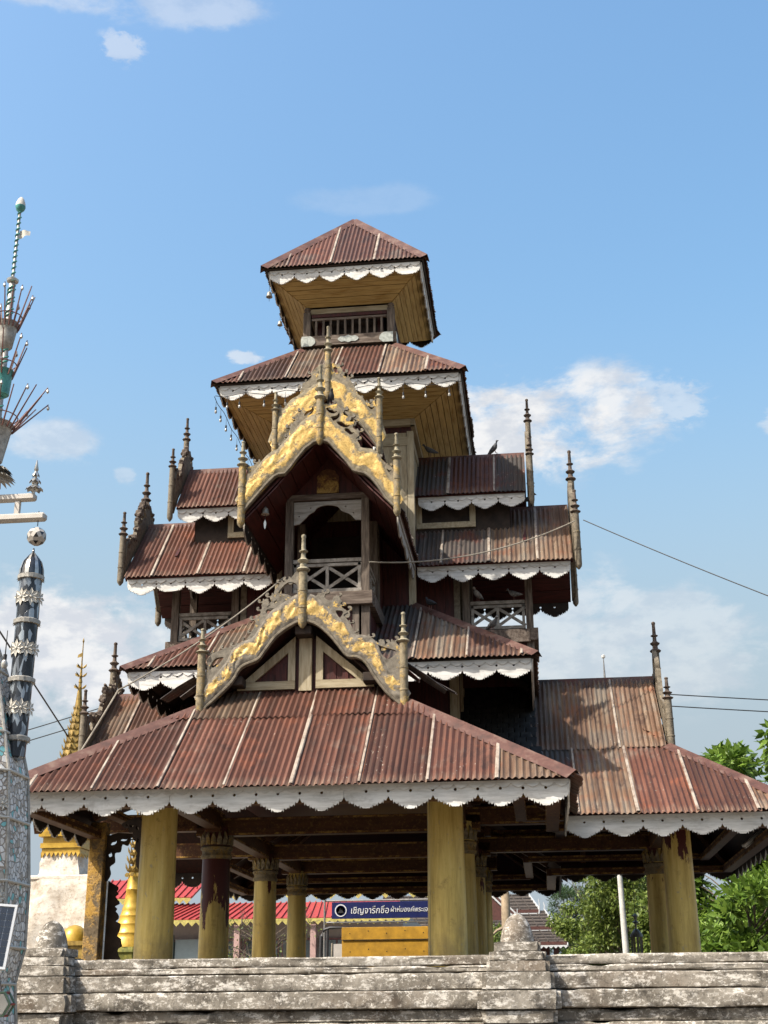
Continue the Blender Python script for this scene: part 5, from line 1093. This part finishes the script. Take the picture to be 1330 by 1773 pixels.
yb = thing('yellow_board', 'stained yellow two-plank board standing under the blue sign', 'board', (-.3, 8, 1.95)); YB = T(0, 8, 0)
for (z0, z1, dy) in ((2.10, 2.55, 0), (2.556, 3.035, .004), (3.04, 3.30, -.03)):
    p_ = part('plank', MB().box(-1.38, 1.0, dy, dy+.04, z0, z1), 'yellow_sheet', yb, YB, bevel=.006)
    for i in range(6): part('bolt', MB().lathe([(.013, 0), (.011, .005), (.001, .006)], 8), 'dark_wood', p_, YB @ T(-1.2+i*.4, dy, (z0+z1)/2+.05*(i % 2)) @ Matrix.Rotation(R(90), 4, 'X'))
for x in (-1.2, .8): part('leg', MB().box(x, x+.08, .045, .12, 1.95, 3.2), 'grey_wood', yb, YB)
st = thing('steel_barrier', 'dark steel barrier frame with a white panel beside the yellow board', 'barrier', (-1.8, 8.4, 1.95)); ST = T(0, 8.4, 0)
part('hoop', MB().tube([(-1.92, 0, 1.95), (-1.90, 0, 3.15), (-1.84, 0, 3.28), (-1.7, 0, 3.32), (-1.2, 0, 3.32), (-1.2, 0, 1.95)], .035, 8), 'dark_steel', st, ST, True); part('post', MB().tube([(-1.76, 0, 1.95), (-1.76, 0, 3.3)], .03, 8), 'dark_steel', st, ST, True)
part('post', MB().tube([(-1.69, .03, 1.95), (-1.66, .03, 3.0)], .02, 8), 'rope', st, ST, True); part('panel', MB().box(-1.62, -1.25, -.01, .01, 2.0, 2.98), 'hall_white', st, ST)
wp = thing('white_pole', 'slim whitewashed pole standing beyond the right wing', 'pole', (5.04, 14, 1.95))
part('shaft', MB().lathe([(.085, 0), (.08, 1.2), (.07, 2.4), (.065, 3.4)], 12), 'pole_white', wp, T(5.04, 14, 1.95) @ Matrix.Rotation(R(-.9), 4, 'Y'), True)
wo = thing('wooden_stake', 'bare wooden stake with a splintered arm behind the right-hand wall post', 'stake', (2.16, 9, 1.95))
part('shaft', MB().lathe([(.11, 0), (.105, 1.2), (.095, 2.1), (.06, 2.14)], 10), 'pole_wood', wo, T(2.16, 9, 1.95), True); part('arm', MB().tube([(2.1, 8.95, 3.3), (1.95, 8.9, 3.24), (1.82, 8.9, 3.12)], .05, 6, .02), 'pole_wood', wo)
ch = thing('wind_chime', 'hanging chime of tin canopy and strips below the right wing eave', 'wind chime', (4.64, 3.3, 3.0)); CH = T(4.62, 3.3, -.42)
part('cord', MB().tube([(0, 0, 4.2), (0, 0, 3.62)], .006, 5), 'cable', ch, CH)
m = MB().lathe([(.01, 3.62), (.05, 3.58), (.03, 3.55), (.02, 3.5), (.06, 3.47), (.02, 3.44), (.015, 3.36), (.05, 3.34), (.11, 3.26), (.12, 3.22), (.02, 3.24)], 12); part('canopy', m, 'bell_metal', ch, CH, True)
for i in range(9):
    a = 2*math.pi*i/9; part('strip', MB().box(.09*math.cos(a)-.014, .09*math.cos(a)+.014, .09*math.sin(a)-.004, .09*math.sin(a)+.004, 2.95-.08*(i % 3), 3.23), 'bell_metal' if i % 3 else 'pole_wood', ch, CH)
an = thing('antenna_mast', 'thin distant antenna mast above the right wing ridge', 'antenna', (6.38, 40, 1.95)); part('mast', MB().lathe([(.05, 0), (.05, 14.4), (.02, 15.2)], 6), 'steel', an, T(6.38, 40, 1.95))
part('lamp_head', MB().lathe([(.02, 15.2), (.09, 15.25), (.09, 15.36), (.02, 15.4)], 8).lathe([(.05, 14.1), (.08, 14.15), (.05, 14.2)], 8), 'pole_white', an, T(6.38, 40, 1.95))

# ------------------------------------------------------------------ distant dark-roofed temple
tm = thing('dark_roofed_temple', 'distant temple with three tiers of dark shingle roof and pale trim', 'temple', (0, 47, 1.95))
for (xr, ze, y0, zt, y1, nm) in ((4.05, 4.62, 44.4, 5.3, 45.3, 0), (3.55, 5.36, 45.2, 6.15, 46.1, 1), (2.78, 6.2, 46.0, 7.0, 46.9, 2)):
    q = [(-5, y0, ze), (xr, y0, ze), (xr-.55, y1, zt), (-5, y1, zt)]
    rf = ribbed(q, q[0], q[1], .45, 'roof', 'temple_roof', tm)
    for j in range(5):
        f = (j+.5)/5; a_ = Vector(q[0]).lerp(Vector(q[3]), f); b_ = Vector(q[1]).lerp(Vector(q[2]), f); part('shingle_row', MB().beam(a_+Vector((0, -.03, .03)), b_+Vector((0, -.03, .03)), .03, .05), 'temple_roof', rf)
    part('fascia', MB().box(-5, xr, y0-.06, y0, ze-.16, ze-.01), 'temple_wood', rf)
    link('fringe', fringe(xr+5, 40, .15), 'temple_trim', rf, frame((-5, y0-.08, ze-.17), (1, 0, 0), (0, 0, 1), (0, -1, 0)))
    part('end_finial', MB().tube([(xr, y0-.05, ze-.2), (xr+.02, y0-.05, ze+.25), (xr-.02, y0-.05, ze+.5)], .045, 6, .015), 'temple_trim', rf)
    part('end_finial', MB().tube([(xr-.55, y1, zt-.1), (xr-.5, y1, zt+.2), (xr-.56, y1, zt+.4)], .045, 6, .015), 'temple_trim', rf)
    part('barge', MB().beam((xr+.01, y0-.03, ze+.02), (xr-.54, y1, zt+.04), .06, .08), 'temple_trim', rf)
part('wall', MB().box(-5, 3.2, 46.0, 52, 1.95, 4.7), 'temple_wood', tm)
for x in (-1, .6, 2.2, 3.5): part('pillar', MB().box(x-.12, x+.12, 44.8, 45.0, 1.95, 4.6), 'temple_wood', tm)
gm = part('front_gable', MB().add([(-1.5, 44.0, 5.6), (1.6, 44.0, 5.6), (0, 44.0, 7.2)], [(0, 1, 2)]).slab([(-1.5, 43.99, 5.6), (1.6, 43.99, 5.6), (0, 43.99, 7.2)], .2), 'temple_wood', tm)
for sx in (1, -1):
    for j, m_ in enumerate(('temple_trim', 'temple_wood', 'temple_trim')): part('barge', MB().beam((sx*1.75, 43.9-.02*j, 5.55+.13*j), (0, 43.9-.02*j, 7.25+.13*j), .05, .07), m_, gm)
part('end_finial', MB().tube([(1.72, 43.88, 5.4), (1.75, 43.88, 6.1)], .04, 6, .02), 'temple_trim', gm)

# ------------------------------------------------------------------ trees
def leaves(name, clumps, n, size, mat, parent, seed, droop=.3, shape='leaf'):
    g = np.random.default_rng(seed); C = np.array([c[:3] for c in clumps]); Rr = np.array([c[3] for c in clumps]); wts = Rr**2/np.sum(Rr**2)
    idx = g.choice(len(C), n, p=wts); d = g.normal(size=(n, 3)); d /= np.linalg.norm(d, axis=1)[:, None]; rad = Rr[idx]*g.random(n)**.45
    pos = C[idx]+d*rad[:, None]*np.array([1, 1, .8])
    ax = d*.8+g.normal(size=(n, 3))*.7; ax[:, 2] -= droop; ax /= np.linalg.norm(ax, axis=1)[:, None]
    up = g.normal(size=(n, 3))*.6+np.array([0, 0, 1.]); sd = np.cross(ax, up); sd /= np.linalg.norm(sd, axis=1)[:, None]; nn = np.cross(sd, ax)
    s = size*g.uniform(.6, 1.3, n)[:, None]; w = s*(.24 if shape == 'leaf' else .09)
    V = np.stack([pos, pos+ax*s*.45+sd*w+nn*s*.06, pos+ax*s, pos+ax*s*.45-sd*w+nn*s*.06, pos+ax*s*.5-nn*s*.02], 1).reshape(-1, 3)
    o = (np.arange(n)*5)[:, None]; F = np.concatenate([o+np.array([[0, 1, 4]]), o+np.array([[1, 2, 4]]), o+np.array([[2, 3, 4]]), o+np.array([[3, 0, 4]])], 1).reshape(-1, 3)
    me = bpy.data.meshes.new(name); me.vertices.add(len(V)); me.vertices.foreach_set('co', V.ravel().astype(np.float32)); me.loops.add(F.size); me.polygons.add(len(F))
    me.loops.foreach_set('vertex_index', F.ravel().astype(np.int32)); me.polygons.foreach_set('loop_start', (np.arange(len(F))*3).astype(np.int32)); me.polygons.foreach_set('loop_total', np.full(len(F), 3, np.int32)); me.update(calc_edges=True)
    return link(name, me, mat, parent)
def tree(name, label, base, h, crown_r, n, size, mat, seed, trunk=.12, low=.35, group='trees beyond the pavilion', nclump=26, droop=.3, shape='leaf', zscale=1.0, bare=False):
    g = random.Random(seed); x, y, z = base; t_ = thing(name, label, 'tree', base, group); m = MB(); clumps = []
    top = (x+g.uniform(-.3, .3), y, z+h*.75); m.tube([base, (x+g.uniform(-.1, .1), y, z+h*.3), top], trunk, 8, trunk*.35)
    for i in range(nclump):
        a = g.uniform(0, 6.283); f = g.uniform(low, 1.0); rr_ = crown_r*math.sqrt(g.random())*(1-.35*abs(f-.6)); c = (x+rr_*math.cos(a), y+rr_*math.sin(a), z+h*f*.95); clumps.append((*c, crown_r*g.uniform(.16, .34)*zscale))
        s_ = z+h*max(.2, f-.3); m.tube([(x, y, s_), ((x+c[0])/2, (y+c[1])/2, (s_+c[2])/2+.1), c], trunk*.3, 5, trunk*.06)
        if bare:
            for q in range(5):
                e = (c[0]+g.uniform(-.5, .5), c[1]+g.uniform(-.5, .5), c[2]+g.uniform(0, .8)); m.tube([((x+c[0])/2, (y+c[1])/2, (s_+c[2])/2+.1), c, e], .012, 4, .004)
    part('trunk', m, 'bark', t_, None, True)
    if n: leaves('crown', clumps, n, size, mat, t_, seed, droop, shape)
    return t_
tree('broadleaf_tree', 'bright green broad-leaved tree rising above the right wing roof', (9.6, 14.5, 1.95), 6.4, 2.3, 9000, .30, 'leaf_bright', 2, .14, .12, nclump=40)
tree('broadleaf_tree', 'bright green bush filling the gap right of the wing column', (8.0, 12.0, 1.95), 2.6, 1.25, 4200, .26, 'leaf_bright', 4, .08, .1, nclump=22)
tree('broadleaf_tree', 'mid green tree with loose crown behind the white pole', (5.7, 27, 1.95), 4.7, 2.1, 14000, .17, 'leaf_mid', 5, .12, .12, nclump=46)
tree('broadleaf_tree', 'lower mid green tree left of the white pole', (4.55, 29, 1.95), 3.3, 1.4, 8000, .16, 'leaf_mid', 6, .1, .1, nclump=30)
tree('feathery_tree', 'dark feathery tree right behind the distant temple', (4.3, 52, 1.95), 5.9, 1.6, 12000, .22, 'leaf_dark', 8, .12, .1, nclump=40, shape='needle', droop=-.2)
tree('feathery_tree', 'tall dark tree farther off between the wing columns', (7.6, 44, 1.95), 5.6, 2.6, 12000, .2, 'leaf_dark', 9, .12, .1, nclump=40)
tree('broadleaf_tree', 'yellow-green bush below the eave between the two right wing columns and the pole', (6.6, 22, 1.95), 3.0, 1.5, 9000, .18, 'leaf_mid', 21, .08, .05, nclump=34)
tree('broadleaf_tree', 'yellow-green leafy tree closing the gap right of the front wing column', (8.4, 18, 1.95), 4.0, 1.6, 9000, .24, 'leaf_bright', 22, .1, .05, nclump=38)
tree('broadleaf_tree', 'large yellow-green tree at the right edge beneath the wing eave', (10.6, 17, 1.95), 4.4, 2.0, 10000, .24, 'leaf_bright', 23, .1, .05, nclump=40)
tree('broadleaf_tree', 'low yellow-green hedge bush just right of the distant temple', (5.2, 33, 1.95), 2.6, 2.0, 9000, .18, 'leaf_mid', 24, .08, .05, nclump=34)
tree('dry_thicket', 'tangled dry brown thicket at the right edge below the wing eave', (9.2, 10.2, 1.95), 3.6, 1.0, 3500, .22, 'leaf_dry', 12, .05, .1, nclump=24, shape='needle', bare=True)
tree('bare_tree', 'leafless twiggy tree against the sky beyond the right wing', (4.9, 36, 1.95), 5.0, 1.5, 0, .1, 'leaf_dry', 14, .07, .4, nclump=20, bare=True)
tree('bare_tree', 'leafless twiggy tree added in place of reflections in the glass walls of the red-roofed hall', (-5.6, 20.5, 1.95), 2.6, 1.6, 300, .1, 'leaf_mid', 15, .05, .3, nclump=24, bare=True)  # added tree, stands in for bare trees reflected in the hall windows
tree('broadleaf_tree', 'green tree glimpsed between the blue sign and the yellow board', (-.5, 34, 1.95), 3.0, 2.2, 8000, .2, 'leaf_mid', 16, .1, .1, nclump=30)

# ------------------------------------------------------------------ birds, bells, bulbs, ropes
def pigeon_mesh():
    rings = [(-.155, .035, .006, .004), (-.12, .052, .020, .010), (-.08, .066, .032, .022), (-.03, .082, .044, .042), (.03, .10, .050, .052), (.07, .118, .044, .050), (.095, .142, .030, .034), (.105, .165, .022, .024), (.113, .185, .024, .025), (.128, .195, .021, .021), (.142, .192, .012, .012), (.152, .188, .005, .005), (.168, .184, .002, .002)]
    vs = []; fs = []; seg = 10
    for y, z, rx, rz in rings:
        for i in range(seg):
            a = 2*math.pi*i/seg; vs.append((rx*math.cos(a), y, z+rz*math.sin(a)))
    for j in range(len(rings)-1):
        for i in range(seg): fs.append((j*seg+i, (j+1)*seg+i, (j+1)*seg+(i+1) % seg, j*seg+(i+1) % seg))
    fs.append(tuple(range(seg))); fs.append(tuple((len(rings)-1)*seg+i for i in range(seg-1, -1, -1)))
    return MB().add(vs, fs).mesh('body', True)
pm = {}
def pigeon(loc, rz, mat, label, tilt=0):
    t_ = thing('pigeon', label, 'bird', loc, 'pigeons perched on the pavilion'); M = T(*loc) @ Matrix.Rotation(R(rz), 4, 'Z') @ Matrix.Rotation(R(tilt), 4, 'X')
    if mat not in pm:
        pm[mat] = pigeon_mesh(); pm[mat].materials.append(MATS[mat])
    link('body', pm[mat], None, t_, M @ T(0, 0, .02))
    for sx in (1, -1):
        link('wing', cached(('wing', sx, mat), lambda: MB().slab([(sx*.047, .06, .145), (sx*.05, .02, .09), (sx*.035, -.05, .065), (sx*.012, -.14, .052), (sx*.03, -.06, .115), (sx*.036, .02, .15)] if sx < 0 else [(sx*.036, .02, .15), (sx*.03, -.06, .115), (sx*.012, -.14, .052), (sx*.035, -.05, .065), (sx*.05, .02, .09), (sx*.047, .06, .145)], .006).mesh('wing')), mat, t_, M)
        link('leg', cached(('leg', sx), lambda: MB().tube([(sx*.018, .02, .07), (sx*.02, .02, .0), (sx*.02, .05, -.002)], .004, 5).mesh('leg')), 'beak', t_, Matrix(M) @ T(0, 0, 0))
pigeon((2.53, 0, 10.87), 250, 'pigeon_grey', 'grey pigeon standing on the upper right ridge against the cloud', 22)
pigeon((1.40, -.05, 10.87), 120, 'pigeon_grey', 'pigeon tucked under the yellow soffit on the upper right ridge', -10)
pigeon((5.03, -.25, 6.55), 200, 'pigeon_dark', 'black bird on the right wing gable beside its finial', 10)
pigeon((.16, -3.78, 10.2), 200, 'pigeon_dark', 'dark pigeon behind the central finial of the upper front gable', 20)
pigeon((2.17, -.60, 7.965), 150, 'pigeon_pale', 'speckled pale pigeon on the left half of the right balcony rail', -5)
pigeon((2.78, -.60, 7.965), 60, 'pigeon_pale', 'speckled pale pigeon on the right end of the right balcony rail', -5)
pigeon((2.42, -2.42, 6.93), 215, 'pigeon_grey', 'grey pigeon on the skirt roof hip below the right balcony', -8)
pigeon((3.07, -.02, 9.86), 290, 'pigeon_dark', 'dark pigeon on the lower right ridge next to the gable', 0)
pigeon((1.45, -1.62, 7.56), 40, 'pigeon_dark', 'dark pigeon in the shade at the top of the front skirt roof', 0)
def bell(loc, s, label, leaf=True, cord=.25):
    t_ = thing('bell', label, 'bell', loc, 'bells hung from the eaves'); M = T(*loc)
    part('body', MB().lathe([(a*s, b*s) for a, b in ((.58, -.55), (.60, -.50), (.52, -.40), (.46, -.1), (.42, .2), (.30, .42), (.12, .5), (.10, .62), (.02, .64))], 16), 'bell_metal', t_, M, True)
    part('cord', MB().tube([(0, 0, .6*s), (0, 0, .6*s+cord)], .004, 5), 'cable', t_, M)
    part('clapper', MB().tube([(0, 0, -.3*s), (0, 0, -1.4*s)], .004, 5), 'cable', t_, M)
    if leaf: part('leaf', MB().slab([(0, 0, -1.3*s), (.2*s, .0, -1.9*s), (.12*s, .0, -2.5*s), (0, 0, -2.8*s), (-.12*s, .0, -2.5*s), (-.2*s, .0, -1.9*s)], .006), 'silver', t_, M)
bell((-.86, -3.55, 8.62), .105, 'bell with a long leaf clapper under the left side of the upper front gable', True, .16)
bell((-1.36, -1.36, 13.62), .10, 'bell hanging from the front left corner of the topmost roof', False, .12)
bell((-1.37, -.3, 13.62), .085, 'bell hanging from the left eave of the topmost roof', False, .12)
cable = tag(part('bulb_string', MB().tube([(-2.08+4.16*i/24, -2.10, 11.30-.03*math.sin(i*math.pi*.5)) for i in range(25)], .006, 5).tube([(-2.10, -2.08+3.6*i/16, 11.30-.03*math.sin(i*1.4)) for i in range(17)], .006, 5), 'cable', None), 'thin dark cable with bulbs strung along the third roof eave', 'cable')
ORD = ['first', 'second', 'third', 'fourth', 'fifth', 'sixth', 'seventh', 'eighth', 'ninth']
bm_ = MB().lathe([(a*.85, b*.9-.2) for a, b in BULB], 10).mesh('glass', True); sm_ = MB().lathe([(.015, -.178), (.017, -.13), (.004, -.125), (.003, 0)], 8).mesh('socket')
for i, x in enumerate((-1.87, -1.66, -1.24, -.88, .33, 1.10, 1.47, 1.86)):
    t_ = thing('hanging_bulb', f'{ORD[i]} light bulb from the left along the front eave of the third roof', 'light bulb', (x, -2.1, 11.29), 'bulbs strung along the third roof'); link('glass', bm_, 'bulb_glass', t_, T(x, -2.1, 11.29)); link('socket', sm_, 'cable', t_, T(x, -2.1, 11.29))
for i, y in enumerate((-1.95, -1.6, -1.2, -.8, -.35, .1, .6)):
    t_ = thing('hanging_bulb', f'{ORD[i]} light bulb from the front along the left eave of the third roof', 'light bulb', (-2.1, y, 11.29), 'bulbs strung along the third roof'); link('glass', bm_, 'bulb_glass', t_, T(-2.1, y, 11.29)); link('socket', sm_, 'cable', t_, T(-2.1, y, 11.29))
def sag(a, b, s, n=20): 
    a, b = Vector(a), Vector(b); return [a.lerp(b, i/n)-Vector((0, 0, s*4*(i/n)*(1-i/n))) for i in range(n+1)]
tag(part('rope', MB().tube(sag((.65, -3.08, 7.90), (3.80, -1.28, 9.06), .22), .011, 6), 'rope', None), 'pale rope from the front balcony post to the right upper gable', 'rope')
tag(part('rope', MB().tube(sag((3.95, -1.2, 9.1), (13, -8.0, 2.6), .25, 30), .009, 6), 'cable', None), 'long dark cord running from the right upper gable off to the right edge', 'rope')
tag(part('rope', MB().tube(sag((-.66, -3.05, 7.72), (-2.64, -4.5, 5.73), .10)+sag((-2.64, -4.5, 5.73), (-3.15, -5.2, 4.3), .03, 8)[1:], .013, 6), 'rope', None), 'pale rope slanting from the front balcony down across the left skirt roof', 'rope')
for z, dz, w_ in ((10.95, 10.0, 'upper'), (10.62, 9.68, 'lower')):
    tag(part('power_line', MB().tube(sag((-4, 15, z), (28, 15, z-2.6), .35, 30), .016, 5), 'cable', None), f'{w_} of the two power lines crossing the sky right of the pavilion', 'power line', 'power lines')
    tag(part('power_line', MB().tube(sag((-4, 15, z+.55), (-22, 15, z-4.2), .15, 30), .016, 5), 'cable', None), f'{w_} of the two power lines crossing the sky left of the pavilion', 'power line', 'power lines')
tag(part('guy_wire', MB().tube([(-7.8, -2.0, 10.5), (-10.02, 13.8, 8.86)], .022, 5), 'cable', None), 'dark guy wire slanting from the left edge to the gilded stupa spire', 'wire')
fx = thing('fluorescent_lamp', 'unlit white fluorescent lamp under the right wing eave', 'lamp', (6.2, -.6, 3.9)); Fx = frame((6.03, -.9, 3.86), Vector((.35, .25, .26)).normalized(), Vector((-.25, .35, 0)).normalized(), Vector((.35, .25, .26)).normalized().cross(Vector((-.25, .35, 0)).normalized()))
part('housing', MB().box(0, .52, -.03, .03, 0, .04), 'lamp_white', fx, Fx, bevel=.006); part('tube', MB().lathe([(.013, .02), (.013, .5)], 10), 'bulb_glass', fx, Fx @ T(0, 0, -.022) @ Matrix.Rotation(R(90), 4, 'Y'), True)
